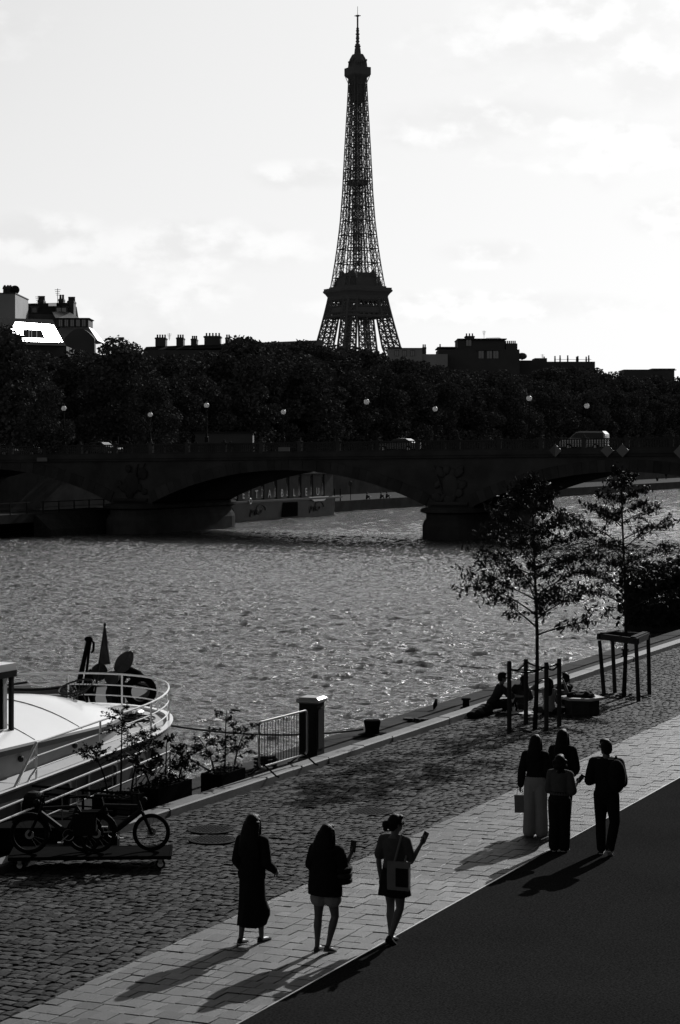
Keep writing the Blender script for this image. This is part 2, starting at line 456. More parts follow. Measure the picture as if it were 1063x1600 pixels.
slab_f = np.array([(4, 5, 6, 7), (0, 1, 5, 4), (1, 2, 6, 5), (2, 3, 7, 6), (3, 0, 4, 7), (8, 9, 1, 0), (9, 10, 2, 1), (10, 11, 3, 2), (11, 8, 0, 3)])
def lay(root, name, T, Fq, m, cells, keep, jit):
    """cells: (x, y, sx, sy, rz, dz, tx, ty); the nearest in frame become parts, the rest one part"""
    cells = [c for c in cells if inframe(c[0], c[1], 0, 260)]
    order = sorted(range(len(cells)), key=lambda i: (not inframe(cells[i][0], cells[i][1], 0, -4), proj((cells[i][0], cells[i][1], 0))[2]))
    solo_i = set(order[:keep])
    varm = []
    for k in range(6):
        r = np.random.RandomState(k); V = T.copy(); V[:, :2] += r.uniform(-jit, jit, (len(V), 2)); V[:9 if len(T) > 12 else 0, 2] += r.uniform(-.005, .005, 9 if len(T) > 12 else 0)
        varm.append((V, None)); me = np_mesh(name, V, Fq[:, ::-1]); me.materials.append(m); varm[-1] = (V, me)
    VV, FF = [], []; off = 0
    for i, (x, y, sx, sy, rz, dz, tx, ty) in enumerate(cells):
        V, me = varm[i % 6]
        if i in solo_i:
            o = bpy.data.objects.new(name, me); C.objects.link(o); o.parent = root
            o.location = (x, y, dz); o.rotation_euler = (tx, ty, rz); o.scale = (sx, sy, 1)
        else:
            c, s = math.cos(rz), math.sin(rz)
            P = V * (sx, sy, 1); P = np.stack([P[:, 0] * c - P[:, 1] * s + x, P[:, 0] * s + P[:, 1] * c + y, P[:, 2] + dz - P[:, 0] * ty + P[:, 1] * tx], 1)
            VV.append(P); FF.append(Fq[:, ::-1] + off); off += len(V)
    me = np_mesh(name + '_field', np.vstack(VV), np.vstack(FF))
    put(name + '_field', me, m, root, kind='stuff')

cells = []
y = 16.
while y < 84:
    w = .19 + U(-.015, .02); x = KERBX + .02 + U(0, .06)
    while x < PAVX - .02:
        L = U(.13, .21)
        if x + L > PAVX: L = max(PAVX - x, .07)
        dx = .012 * math.sin(y * .8 + x * 3)
        cells.append((x + L / 2, y + w / 2 + dx, L - .011, w - .024, U(-.03, .03), U(-.012, .004) + .008 * math.sin(x * 1.7 + y * .6), U(-.075, .075), U(-.06, .06)))
        x += L
    y += w
cob = MB().sheet(KERBX, -150, PAVX, 16, -.01).sheet(KERBX, 84, PAVX, 1090, -.01).build('cobbled_quay', M_sett, kind='structure')
lay(cob, 'sett', sett_t, sett_f, M_sett, cells, 300, .05)
cells = []
y = 16.; row = 0
while y < 84:
    w = rng.choice((.29, .33, .36)); x = PAVX + .01 - U(0, .2)
    while x < ASPX - .01:
        L = U(.17, .29); x1 = min(x + L, ASPX - .006)
        if ASPX - x1 < .1: x1 = ASPX - .006
        xa = max(x, PAVX + .005)
        if x1 - xa > .04:
            cells.append(((xa + x1) / 2, y + w / 2, x1 - xa - .009, w - .012, U(-.015, .015), U(-.008, .004), U(-.016, .016), U(-.016, .016)))
        x = x1
        if x >= ASPX - .01: break
    y += w
pav = MB().sheet(PAVX, -150, ASPX, 16, -.008).sheet(PAVX, 84, ASPX, 1090, -.008).build('pavement', M_slab, kind='structure')
lay(pav, 'paving_slab', slab_t, slab_f, M_slab, cells, 300, .01)

# manhole covers set in the setts
def manhole(px, py, r, label):
    c = atz(px, py, 0)
    tt = thing('manhole_cover', label, 'manhole cover', (c.x, c.y, .012), 0, 'manhole covers in the cobbles')
    MB().lathe((0, 0, -.03), [(r * 1.12, 0), (r * 1.12, .036), (r * 1.02, .04), (r * 1.0, .03)], 32).build('cover_frame', M_cover, tt)
    q = MB().cyl((0, 0, -.02), r * .985, .028, 32)
    for k in range(-4, 5):
        for l in range(-4, 5):
            if math.hypot(k, l) < 4.6: q.box((k * r * .19, l * r * .19, .012), (r * .1, r * .1, .008), U(0, .1))
    q.build('cover_plate', M_cover, tt)
manhole(330, 1297, .36, 'dark iron manhole cover in the cobbles beside the kerb, the farther of the pair')
manhole(333, 1313, .36, 'dark iron manhole cover by the long-haired woman, nearer of the pair')
manhole(580, 1269, .36, 'round iron manhole cover in the cobbles beyond the woman with the hair bun')
# ------------------------------------------------------------------ far bank walls
mb = MB(); mb.bb((LEFTX - 16.6, -100, -.8), (LEFTX - 16, 1100, 5.5))
solo('retaining_wall', mb, M_stone, 'long dark stone retaining wall behind the far lower quay', 'wall', (LEFTX - 16.3, 300, -.8))
mb = MB(); mb.bb((LEFTX + .0, -100, -6), (LEFTX + .35, 1100, -.76))
solo('far_quay_wall', mb, M_stone, 'low dark stone quay wall along the far bank at water level', 'wall', (LEFTX, 300, -6))

# ------------------------------------------------------------------ stone bridge
BY0, BY1 = 191.0, 209.0
PIERS = [-141.4, -106.7, -72.0, -37.3, -2.6]
HP = 2.45
def ztop(x): return 7.5 + (min(max(x, -141), -49.5) + 49.5) * .011
def deck(x): return ztop(x) - 1.08
bridge = thing('stone_bridge', 'long dark stone bridge with low arches and a balustrade across the river', 'bridge', (-72, 191, WATER))
RISE, SPR = 3.35, .95
def arc(i, n, dr=0.):
    x0, x1 = PIERS[i] + HP, PIERS[i + 1] - HP
    c = (x1 - x0) / 2; Rr = (c * c + RISE * RISE) / (2 * RISE); zc = SPR + RISE - Rr; a = math.asin(c / Rr)
    out = []
    for k in range(n + 1):
        t = -a + 2 * a * k / n
        out.append(((x0 + x1) / 2 + (Rr + dr) * math.sin(t), zc + (Rr + dr) * math.cos(t)))
    return out
spas = [MB(), MB()]; bar_ = MB()
NV = 41
vou = []
for i in range(4):
    lo, hi = arc(i, NV), arc(i, NV, 1.15)
    for k in range(NV):
        a, b, c_, d_ = lo[k], lo[k + 1], hi[k + 1], hi[k]
        g = .012
        def mixp(p, q, s_): return (p[0] + (q[0] - p[0]) * s_, p[1] + (q[1] - p[1]) * s_)
        poly = [mixp(a, b, g), mixp(b, a, g), mixp(c_, d_, g), mixp(d_, c_, g)]
        v = MB(); dy = U(-.03, .03)
        v.prism(poly, 'Y', BY0 - .12 + dy, BY0 + .6)
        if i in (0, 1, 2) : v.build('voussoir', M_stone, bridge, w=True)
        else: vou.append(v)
    for k in range(NV):                                     # barrel underside
        bar_.add([(lo[k][0], BY0 + .02, lo[k][1]), (lo[k + 1][0], BY0 + .02, lo[k + 1][1]), (lo[k + 1][0], BY1, lo[k + 1][1]), (lo[k][0], BY1, lo[k][1])], [(0, 1, 2, 3)])
    xs_ = [PIERS[i] + HP] + [p[0] for p in lo[1:-1]] + [PIERS[i + 1] - HP]
    for spa, yy in zip(spas, (BY0, BY1)):
        for k in range(NV):
            xa, xb = lo[k][0], lo[k + 1][0]
            spa.add([(xa, yy, lo[k][1]), (xb, yy, lo[k + 1][1]), (xb, yy, deck(xb) - .42), (xa, yy, deck(xa) - .42)], [(0, 1, 2, 3)])
if vou:
    q = MB()
    for v in vou: q.add(v.v, v.f)
    q.build('voussoir_run', M_stone, bridge, w=True, kind='stuff')
# panels over the piers
for i, px_ in enumerate(PIERS):
    for spa, y in zip(spas, (BY0, BY1)): spa.add([(px_ - HP, y, z) for z in (SPR - .1, deck(px_) - .42)] + [(px_ + HP, y, z) for z in (SPR - .1, deck(px_) - .42)], [(0, 2, 3, 1)])
m_spa = mat('coursed stone', .07, .9, .5, .35, .4, 6, spec=0, wear=.4, wscale=.3)
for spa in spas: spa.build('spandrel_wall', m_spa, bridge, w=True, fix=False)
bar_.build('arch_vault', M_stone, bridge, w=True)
dk = MB(); cor = MB(); cor2 = MB(); road = MB()
for k in range(-150, 14, 4):
    xa, xb = k, k + 4
    def slab(mbb, y0, y1, z0, z1):
        mbb.rings([[(xa, y0, deck(xa) + z0), (xa, y1, deck(xa) + z0), (xa, y1, deck(xa) + z1), (xa, y0, deck(xa) + z1)],
                   [(xb, y0, deck(xb) + z0), (xb, y1, deck(xb) + z0), (xb, y1, deck(xb) + z1), (xb, y0, deck(xb) + z1)]], cap=False)
    slab(dk, BY0 + .02, BY1 - .02, -.40, -.01)
    slab(cor, BY0 - .55, BY0 + .5, -.38, -.16); slab(cor, BY0 - .35, BY0 + .5, -.62, -.384); slab(cor2, BY1 - .5, BY1 + .55, -.42, -.05)
    slab(cor, BY0 - .45, BY0 + .5, -.156, .06)
    slab(road, BY0 + 2.6, BY1 - 2.6, -.005, .004)
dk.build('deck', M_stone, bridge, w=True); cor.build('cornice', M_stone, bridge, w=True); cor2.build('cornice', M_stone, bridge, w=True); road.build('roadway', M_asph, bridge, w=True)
# piers with cutwaters and a cap moulding
for i, xp in enumerate(PIERS):
    if i in (0, 4):
        MB().bb((xp - 6, BY0 - .5, -6), (xp + HP, BY1 + .5, SPR)).build('abutment', M_stone, bridge, w=True); continue
    def plan(h, y0, y1):
        pts = [(xp - h, y0), (xp - h, y1)]
        pts += [(xp - h * math.cos(t), y1 + h * 1.1 * math.sin(t)) for t in [math.pi * k / 10 for k in range(1, 10)]]
        pts += [(xp + h, y1), (xp + h, y0)]
        pts += [(xp + h * math.cos(t), y0 - h * 1.1 * math.sin(t)) for t in [math.pi * k / 10 for k in range(1, 10)]]
        return pts
    q = MB(); q.rings([[(x, y, z) for x, y in plan(h, BY0 + .5, BY1 - .5)] for h, z in ((2.75, -6), (2.75, -.9), (2.6, -.5), (2.4, -.25), (2.4, .2))])
    q.build('pier', M_stone, bridge, w=True)
    q = MB(); q.rings([[(x, y, z) for x, y in plan(h, BY0 + .5, BY1 - .5)] for h, z in ((2.45, .2), (2.95, .36), (2.95, .62), (2.6, .8), (1.6, .95))])
    q.build('pier_cap', M_stone, bridge, w=True)
    # carved trophy: shield, draped standards, helmet and base on the face over the pier
    q = MB(); f = BY0 - .1
    q.ell((xp + .15, f - .12, 2.9), (.8, .16, 1.15), 14, 10); q.ell((xp - .2, f - .2, 4.4), (.36, .2, .42), 10, 8)
    for k in range(16):
        q.ell((xp + U(-1.6, 1.6), f - .06, U(1.5, 4.4)), (U(.2, .6), U(.1, .2), U(.2, .7)), 8, 6, Matrix.Rotation(U(-1, 1), 3, 'Y'))
    for k in range(3): q.bar((xp + U(-.5, .5), f - .1, 1.6), (xp + U(-1.8, 1.8), f - .08, U(4.4, 5.1)), .07, 6)
    q.bb((xp - 1.9, f - .32, 1.0), (xp + 1.9, f + .05, 1.35))
    q.build('carved_trophy', M_stone, bridge, smooth=True, w=True)
# balustrade: posts as parts, turned balusters joined, hand rail and plinth
def balustrade(y, parts):
    rail, bal, sh = MB(), MB(), 4.16
    k = 0; x = -146.
    while x < 8:
        za, zb = deck(x), deck(min(x + sh, 12))
        pb = MB().bb((x - .2, y - .2, za + .05), (x + .2, y + .2, za + 1.1)).bb((x - .25, y - .25, za + 1.1), (x + .25, y + .25, za + 1.2))
        pb.lathe((x, y, za + 1.2), [(.2, 0), (.1, .05), (.16, .14), (.02, .24)], 8)
        if parts: pb.build('balustrade_post', M_stone, bridge, w=True)
        else: bal.add(pb.v, pb.f)
        def seg(z0, z1, hw):
            rail.rings([[(x + .2, y - hw, za + z0), (x + .2, y + hw, za + z0), (x + .2, y + hw, za + z1), (x + .2, y - hw, za + z1)],
                        [(x + sh - .2, y - hw, zb + z0), (x + sh - .2, y + hw, zb + z0), (x + sh - .2, y + hw, zb + z1), (x + sh - .2, y - hw, zb + z1)]])
        seg(.96, 1.08, .16); seg(.06, .2, .17); seg(.56, .61, .05)
        for j in range(14):
            xx = x + .42 + j * (sh - .84) / 13; zz = za + (zb - za) * (xx - x) / sh
            bal.lathe((xx, y, zz), [(.07, .2), (.05, .26), (.085, .42), (.04, .58), (.085, .76), (.05, .9), (.07, .97)], 6)
        x += sh
    rail.build('handrail', M_stone, bridge, w=True); bal.build('balusters', M_stone, bridge, w=True, kind='stuff')
balustrade(BY0 - .02, True); balustrade(BY1 + .02, False)

# navigation plates hung on the cornice
def diamond(px, py, h, label, half=None, group='navigation plates on the bridge'):
    c = aty(px, py, BY0 - .72)
    tt = thing('navigation_sign', label, 'sign', (c.x, c.y, c.z - h), 0, group)
    if half == 'right':
        MB().prism([(0, 0), (h, h), (0, 2 * h)], 'Y', -.02, .02).build('sign_plate', M_sign, tt)
        MB().prism([(-.004, 0), (-h, h), (-.004, 2 * h)], 'Y', -.02, .02).build('dark_half', M_signd, tt)
    elif half == 'left':
        MB().prism([(0, 0), (-h, h), (0, 2 * h)], 'Y', -.02, .02).build('sign_plate', M_sign, tt)
        MB().prism([(.004, 0), (h, h), (.004, 2 * h)], 'Y', -.02, .02).build('dark_half', M_signd, tt)
    else:
        MB().prism([(0, 0), (h, h), (0, 2 * h), (-h, h)], 'Y', -.02, .02).build('sign_plate', M_sign, tt)
    MB().bb((-.04, .02, h * .7), (.04, .2, h * 1.3)).build('bracket', M_dark, tt)
diamond(868, 704, .62, 'half-dark diamond plate on the bridge, pale half pointing right', 'right')
diamond(949, 704, .62, 'pale diamond plate on the bridge, left one of the close pair')
diamond(973, 704, .62, 'pale diamond plate on the bridge, right one of the close pair')
diamond(1063, 706, .62, 'half-dark diamond plate at the right edge of the bridge, pale half pointing left', 'left')
for px, py, lab in ((66, 718, 'small pale rectangular plate on the bridge cornice near the left frame edge'), (444, 702, 'small pale rectangular plate on the bridge cornice over the middle arch')):
    c = aty(px, py, BY0 - .62)
    MBp = MB().bb((c.x - .62, c.y - .02, c.z - .2), (c.x + .62, c.y + .04, c.z + .2))
    solo('plate_sign', MBp, M_sign, lab, 'sign', (c.x, c.y, c.z - .2))

# lamps
def lamp_proto(label, loc, h):
    tt = thing('street_lamp', label, 'street lamp', loc, 0, 'globe lamps along the bridge')
    MB().lathe((0, 0, 0), [(.2, 0), (.2, .5), (.12, .6), (.09, .9), (.06, 1.6), (.05, h - .35), (.1, h - .3), (.14, h - .24)], 8).build('pole', M_dark, tt)
    MB().ell((0, 0, h), (.27, .27, .27), 16, 10).build('globe', M_globe, tt, smooth=True)
    MB().lathe((0, 0, h + .24), [(.17, 0), (.1, .06), (.05, .16), (.01, .26)], 8).build('finial', M_dark, tt)
    return tt
near = [(100, 638), (323, 630), (573, 621), (827, 616)]
farl = [(23, 652), (235, 643), (443, 634), (680, 626), (917, 623)]
words_ = ['first', 'second', 'third', 'fourth', 'fifth']
proto = {}
for row, yy, zoff, nm in ((near, BY0 - .0, .13, 'near'), (farl, BY1 + .0, .13, 'far')):
    for k, (px, py) in enumerate(row):
        c = aty(px, py, yy); b0 = deck(c.x) + 1.2
        lab = f'white globe lamp on a dark pole, {words_[k]} from the left along the {nm} balustrade'
        if nm not in proto: proto[nm] = (lamp_proto(lab, (c.x, yy, b0), c.z - b0), c.z - b0)
        else:
            o = copy_tree(proto[nm][0], (c.x, yy, b0), 0, lab); o.scale.z = 1.0

# cars on the bridge (driving along the bridge)
def car(loc, rz, label, paint, van=False, group='vehicles on the bridge'):
    tt = thing('van' if van else 'car', label, 'van' if van else 'car', loc, rz, group)
    if van:
        prof = [(-2.3, .35), (2.35, .35), (2.4, .8), (2.2, 1.05), (1.35, 1.2), (.75, 1.8), (.3, 1.92), (-2.0, 1.9), (-2.3, 1.6)]; W = .9
        win = [(1.2, 1.22), (.72, 1.7), (.3, 1.75), (-2.05, 1.72), (-2.15, 1.2)]
    else:
        prof = [(-2.1, .35), (2.1, .32), (2.15, .65), (1.9, .82), (1.0, .95), (.35, 1.36), (-.1, 1.45), (-1.0, 1.4), (-1.75, 1.0), (-2.1, .95)]; W = .86
        win = [(.92, .97), (.34, 1.28), (-.1, 1.35), (-.95, 1.31), (-1.5, 1.0)]
    b = MB()
    ins = lambda z: W - max(0, z - .95) * .28
    n = len(prof)
    rl = [[(x, s_ * (ins(z) - (e * .05)), z) for x, z in prof] for s_, e in ((-1, 1), (-1, 0), (1, 0), (1, 1))]
    rl[0] = [(x * .985, y, .02 + z * .975) for x, y, z in rl[0]]; rl[3] = [(x * .985, y, .02 + z * .975) for x, y, z in rl[3]]
    b.rings(rl); b.build('body', paint, tt)
    for s_ in (-1, 1):
        g = MB(); g.rings([[(x, s_ * (ins(z) + .004), z) for x, z in win], [(x, s_ * (ins(z) - .02), z) for x, z in win]]); g.build('side_window', M_glass, tt)
    xs_, zs_ = (((1.3, 1.22), (.78, 1.76)) if van else ((.96, .98), (.38, 1.32)))
    g = MB(); a, c_ = xs_, zs_
    g.add([(a[0] + .03, -.72, a[1]), (a[0] + .03, .72, a[1]), (c_[0] + .03, .62, c_[1]), (c_[0] + .03, -.62, c_[1])], [(0, 1, 2, 3)]); g.build('windscreen', M_glass, tt)
    for x in (-1.35, 1.4):
        for s_ in (-1, 1):
            w_ = MB().tube([(x, s_ * (W - .18), .32), (x, s_ * (W + .01), .32)], .32, 18).build('wheel', M_rubber, tt)
            MB().tube([(x, s_ * (W - .02), .32), (x, s_ * (W + .02), .32)], .2, 12).build('rim', M_steel, w_)
    for s_ in (-1, 1):
        MB().ell((2.1 if not van else 2.3, s_ * .6, .68 if not van else .85), (.1, .16, .08), 8, 6).build('headlight', M_globe, tt)
    return tt
def on_deck(px, yy):
    c = aty(px, 690, yy); return (c.x, yy, deck(c.x) + .004)
car(on_deck(914, 204), math.pi, 'pale boxy van crossing the bridge above the right arch', M_carw, True)
car(on_deck(40, 203), math.pi, 'dark car with a curved roof on the bridge near the left frame edge', M_card)
car(on_deck(624, 203), math.pi, 'dark car on the bridge beside the lamp over the middle pier', M_card)
car(on_deck(-4, 196), 0, 'dark car half cut off by the left frame edge on the bridge', M_card)
car(on_deck(160, 196), 0, 'dark car low behind the balustrade between the first two near lamps', M_card)

# ------------------------------------------------------------------ lattice tower
TD = 1570.; tx = (559 - CX0) / FPX * TD
TP = Vector((tx * CY - TD * SY, tx * SY + TD * CY, 6.0))
tower = thing('lattice_tower', 'tall tapering wrought iron lattice tower rising behind the trees', 'tower', TP, R(27) + YAW)
tower.scale = (.92, .92, 1)
prof_s = [(0, 62), (30, 44), (57.6, 33), (73, 25.6), (85, 22.8), (104, 18.7), (116, 16.6), (127, 14.9), (142, 12.9), (165, 10.5), (189, 9.0), (217, 7.9), (236, 7.0), (259, 5.9), (276, 5.3)]
zz_, ss_ = zip(*prof_s)
def sw(z): return float(np.interp(z, zz_, ss_))
def lw(z): return float(np.interp(z, [0, 57, 75, 116, 130, 190, 220, 276], [16, 12.5, 10.5, 7.5, 5.6, 4.3, 3.4, 2.4]))
lv = [0, 9, 18, 27, 37, 47, 57.6, 66, 74, 82, 90, 98, 107, 116, 126, 136.5, 147, 157.5, 168, 178, 188, 197, 206, 214.5, 223, 231, 239, 246.5, 254, 261, 268, 274]
for qx in (-1, 1):
    for qy in (-1, 1):
        g = MB()
        def P(k, i, j):
            z = lv[k]; s_, w_ = sw(z), lw(z)
            return Vector((qx * (s_ - i * w_), qy * (s_ - j * w_), z))
        for k in range(len(lv) - 1):
            low = lv[k] < 116
            rc, rd, rh = (.95, .42, .5) if low else (.5, .24, .3)
            if lv[k] > 200: rc, rd, rh = .42, .2, .26
            cor_ = [(0, 0), (1, 0), (1, 1), (0, 1)]
            for (i, j) in cor_: g.bar(P(k, i, j), P(k + 1, i, j), rc)
            for a in range(4):
                p0, p1 = cor_[a], cor_[(a + 1) % 4]
                A0, A1, B0, B1 = P(k, *p0), P(k, *p1), P(k + 1, *p0), P(k + 1, *p1)
                g.bar(A0, B1, rd); g.bar(A1, B0, rd); g.bar(B0, B1, rh)
                if low: g.bar((A0 + A1) / 2, (B0 + B1) / 2, rd * .8); g.bar((A0 + B0) / 2, (A1 + B1) / 2, rd * .8)
                else: g.bar((A0 + B0) / 2, (A1 + B1) / 2, rd * .7)
        g.build('lattice_pillar', M_iron, tower)
# bracing between the pillars above the second platform
g = MB()
for k in range(len(lv) - 1):
    if lv[k] < 126: continue
    for ax in range(4):
        Mx = Matrix.Rotation(ax * math.pi / 2, 3, 'Z')
        def Q(kk, sgn): z = lv[kk]; return Mx @ Vector((sgn * max(sw(z) - lw(z), .2), -sw(z), z))
        A0, A1, B0, B1 = Q(k, -1), Q(k, 1), Q(k + 1, -1), Q(k + 1, 1)
        g.bar(B0, B1, .42); g.bar(A0, B1, .2); g.bar(A1, B0, .2)
        g.bar((A0 + A1) / 2, (B0 + B1) / 2, .3)
g.build('cross_bracing', M_iron, tower)
g = MB()
for k in range(12, len(lv) - 1):
    z0, z1 = lv[k], lv[k + 1]; h = min(2.6, sw(z0) * .3)
    for qx in (-1, 1):
        for qy in (-1, 1): g.bar((qx * h, qy * h, z0), (qx * h, qy * h, z1), .5)
    for f in (0, .5):
        z = z0 + (z1 - z0) * f
        for a in range(4):
            Mx = Matrix.Rotation(a * math.pi / 2, 3, 'Z')
            g.bar(Mx @ Vector((-h, -h, z)), Mx @ Vector((h, -h, z + (z1 - z0) * .5)), .35); g.bar(Mx @ Vector((h, -h, z)), Mx @ Vector((-h, -h, z + (z1 - z0) * .5)), .35)
    g.box((0, 0, z1), (h * 2.3, h * 2.3, .9))
g.build('lift_shaft', M_iron, tower)
def sq(z, h): return [(-h, -h, z), (h, -h, z), (h, h, z), (-h, h, z)]
MB().rings([sq(z, h) for z, h in ((50, 34), (53, 36), (57, 36), (60, 35), (62, 33.5))]).build('first_platform', M_iron, tower)
MB().rings([sq(z, h) for z, h in ((109.5, 17.6), (112, 18.1), (114, 19.4), (115.2, 20.6), (116.3, 20.8), (116.6, 20.2), (118, 20.2), (118.05, 17), (119.2, 17))]).build('second_platform', M_iron, tower)
b = MB().rings([sq(z, h) for z, h in ((118, 14.6), (123, 14.0), (123.2, 13.2), (126, 12.4), (126.2, 10.6), (129.3, 9.8), (129.5, 8))])
for q in (-1, 1):
    for w_ in (-1, 1): b.lathe((q * 9.3, w_ * 9.3, 126), [(2.5, 0), (2.5, 3), (1.8, 4.4), (.4, 5)], 10)
b.build('pavilion', M_iron, tower)
# arcade girder under the second platform
g = MB()
for ax in range(4):
    Mx = Matrix.Rotation(ax * math.pi / 2, 3, 'Z')
    s0, s1, s2 = sw(97), sw(103), sw(109.5)
    for z, r_ in ((97, 1.0), (99.8, .7), (104.2, .6), (109.3, .8)):
        s_ = sw(z); g.bar(Mx @ Vector((-s_, -s_ * 1.0, z)), Mx @ Vector((s_, -s_, z)), r_)
    n = 9
    for k in range(n):
        f0, f1 = -1 + 2 * k / n, -1 + 2 * (k + 1) / n
        for (za, zb) in ((97, 99.8), (104.2, 109.3)):
            a, b_ = sw(za), sw(zb)
            p0, p1, p2, p3 = [Mx @ Vector((f * s_, -s_, z)) for f, s_, z in ((f0, a, za), (f1, a, za), (f1, b_, zb), (f0, b_, zb))]
            g.bar(p0, p2, .35); g.bar(p1, p3, .35)
        # solid web plate between
        a, b_ = sw(99.8), sw(104.2)
        g.add([Mx @ Vector((f * s_, -s_ + .3, z)) for f, s_, z in ((f0, a, 99.8), (f1, a, 99.8), (f1, b_, 104.2), (f0, b_, 104.2))], [(0, 1, 2, 3)])
        a, b_ = sw(97), sw(109.5)
g.build('arcade_girder', M_iron, tower)
# diagonal lift housing in the legs below (front leg reads dark)
g = MB()
for qx, qy in ((-1, -1), (1, 1)):
    for z0, z1 in ((57.6, 82), (82, 112)):
        a, b_ = sw(z0) - lw(z0) / 2, sw(z1) - lw(z1) / 2
        g.bar((qx * a, qy * a, z0), (qx * b_, qy * b_, z1), 3.3 if qx < 0 else 1.5)
g.build('lift_housing', M_iron, tower)
MB().rings([sq(z, h) for z, h in ((194, 5.8), (194.5, 6.2), (197.6, 6.0), (198, 5.2))]).build('middle_platform', M_iron, tower)
b = MB().rings([sq(z, h) for z, h in ((255, 4.6), (272, 4.9), (274.2, 7.2), (275, 7.9), (280.5, 7.9), (281, 5.8), (284, 5.5), (287.5, 4.6), (290.5, 3.2), (291, 2.0), (295, 1.7))])
for k in range(12):
    t = k / 12 * 2 * math.pi; r_ = 7.6
    b.bar((r_ * .8 * math.cos(t), r_ * .8 * math.sin(t), 281), (r_ * .95 * math.cos(t), r_ * .95 * math.sin(t), 284 + (k * 7 % 5)), .35)
    b.ell((r_ * .92 * math.cos(t + .2), r_ * .92 * math.sin(t + .2), 283.5 + (k * 5 % 4)), (1.0, 1.0, .8), 6, 4)
for q in (-1, 1):
    for w_ in (-1, 1):
        b.tube([(q * 4.8, w_ * 4.8, 262), (q * 5.4, w_ * 5.4, 269), (q * 7.3, w_ * 7.3, 274.6)], .35, 4)
b.build('top_cabin', M_iron, tower)
b = MB().lathe((0, 0, 0), [(2.2, 294), (2.0, 298), (1.2, 298.5), (1.3, 304), (1.1, 304.5), (1.1, 309), (.7, 309.5), (.7, 317), (.65, 319), (.2, 319.5), (.18, 325.5), (.05, 326)], 8)
for z, r_ in ((296, 2.6), (299.5, 1.7), (302, 1.6), (305, 1.7), (307.5, 1.4), (309.3, 1.2)): b.lathe((0, 0, z), [(r_, 0), (r_, .7)], 8)
b.box((0, 0, 318.9), (5.0, .6, .6), -R(39)); b.box((0, 0, 318.9), (2.4, .8, 1.3), -R(39))
b.build('antenna_mast', M_iron, tower)
# ------------------------------------------------------------------ far-bank trees
def leaf_cards(rs, centers, size, droop=0., aspect=1.6, up=.3):
    """two-triangle folded leaf cards round the given centres"""
    n = len(centers)
    d = rs.normal(size=(n, 3)); d[:, 2] = d[:, 2] * .7 - droop; d /= np.linalg.norm(d, axis=1)[:, None]
    q = rs.normal(size=(n, 3)); q[:, 2] += up; s = np.cross(d, q); s /= np.linalg.norm(s, axis=1)[:, None]
    sz = size * rs.uniform(.6, 1.25, n)[:, None]
    a, b = d * sz * aspect * .5, s * sz * .5
    nrm = np.cross(d, s) * sz * .16
    V = np.stack([centers - a, centers + b + nrm, centers + a, centers - b + nrm], 1).reshape(-1, 3)
    i = np.arange(n)[:, None] * 4
    return V, np.concatenate([i + [0, 1, 2], i + [0, 2, 3]], 0)
def tree_proto(seed, H=16., Rr=6.2, ncards=8500, base=1.5):
    rs = np.random.RandomState(seed); pts = []
    lobes = []
    for k in range(26):
        t = rs.uniform(0, 1); z = base + 1.6 + (H - base - 3.4) * t
        rad = Rr * (1 - .55 * max(0, t - .45) / .55 - .25 * max(0, .3 - t)) * rs.uniform(.25, .8); an = rs.uniform(0, 6.28)
        lobes.append((rad * math.cos(an), rad * math.sin(an), z, rs.uniform(1.3, 2.5)))
    lobes.append((0, 0, H - 2, 2.0))
    for k in range(ncards):
        x, y, z, r = lobes[rs.randint(len(lobes))]
        v = rs.normal(size=3); v /= np.linalg.norm(v); r *= rs.uniform(.55, 1.08) ** .6
        pts.append((x + v[0] * r, y + v[1] * r, max(z + v[2] * r * .85, base * .4)))
    V, F = leaf_cards(rs, np.array(pts), .42, .1, 1.4)
    me = np_mesh('crown', V, F); me.shade_flat(); me.materials.append(M_leaf)
    tb = MB(); tb.tube([(0, 0, -.3), (.1, 0, 2.5), (-.1, .1, H * .45), (.1, 0, H * .8)], [.42, .33, .25, .08], 8)
    for x, y, z, r in lobes[:9]: tb.tube([(0, 0, max(2.2, z * .45)), (x * .5, y * .5, z * .75), (x, y, z)], [.2, .13, .05], 6)
    tm = tb.mesh('trunk', True); tm.materials.append(M_bark)
    return me, tm
PROT = [tree_proto(40 + k) for k in range(6)]
def far_tree(x, y, top, label, group, z0=5.3, wide=1.):
    tt = thing('plane_tree', label, 'tree', (x, y, z0), U(0, 6.28), group)
    cm, tm = rng.choice(PROT)
    s = (top - z0) / 16.4
    tt.scale = (s * wide, s * wide, s)
    for nm, me in (('crown', cm), ('trunk', tm)):
        o = bpy.data.objects.new(nm, me); C.objects.link(o); o.parent = tt
    return tt
TOPX = [-300, 0, 25, 45, 120, 150, 185, 210, 235, 260, 330, 365, 440, 500, 530, 560, 600, 640, 700, 760, 830, 860, 890, 940, 975, 1000, 1063, 1200]
TOPY = [520, 505, 512, 535, 535, 524, 519, 520, 540, 547, 541, 521, 521, 525, 530, 535, 545, 553, 568, 570, 570, 566, 566, 566, 573, 584, 584, 584]
G1, G2 = 'trees in the front row on the far embankment', 'trees in the back row on the far embankment'
L1, L2 = 'dense dark leafy tree in the front row on the far bank above the bridge', 'dense dark leafy tree behind the front row, its top against the sky'
y = 128.
while y < 640:
    for row, (xx, off) in enumerate(((-139.5, U(10, 40)), (-150, U(-2, 8)), (-162, U(2, 22)))):
        x = xx + U(-1.5, 1.5); yy = y + U(-2.5, 2.5) + row * 3.3
        u, v, dd = proj((x, yy, 15))
        if u < -230 or u > 1300: continue
        py = float(np.interp(u, TOPX, TOPY)) + off
        far_tree(x, yy, 6.5 + (HZ - py) * dd / FPX, L1 if row == 0 else L2, G1 if row == 0 else G2, wide=U(.95, 1.2))
    y += 8.5 + y * .006
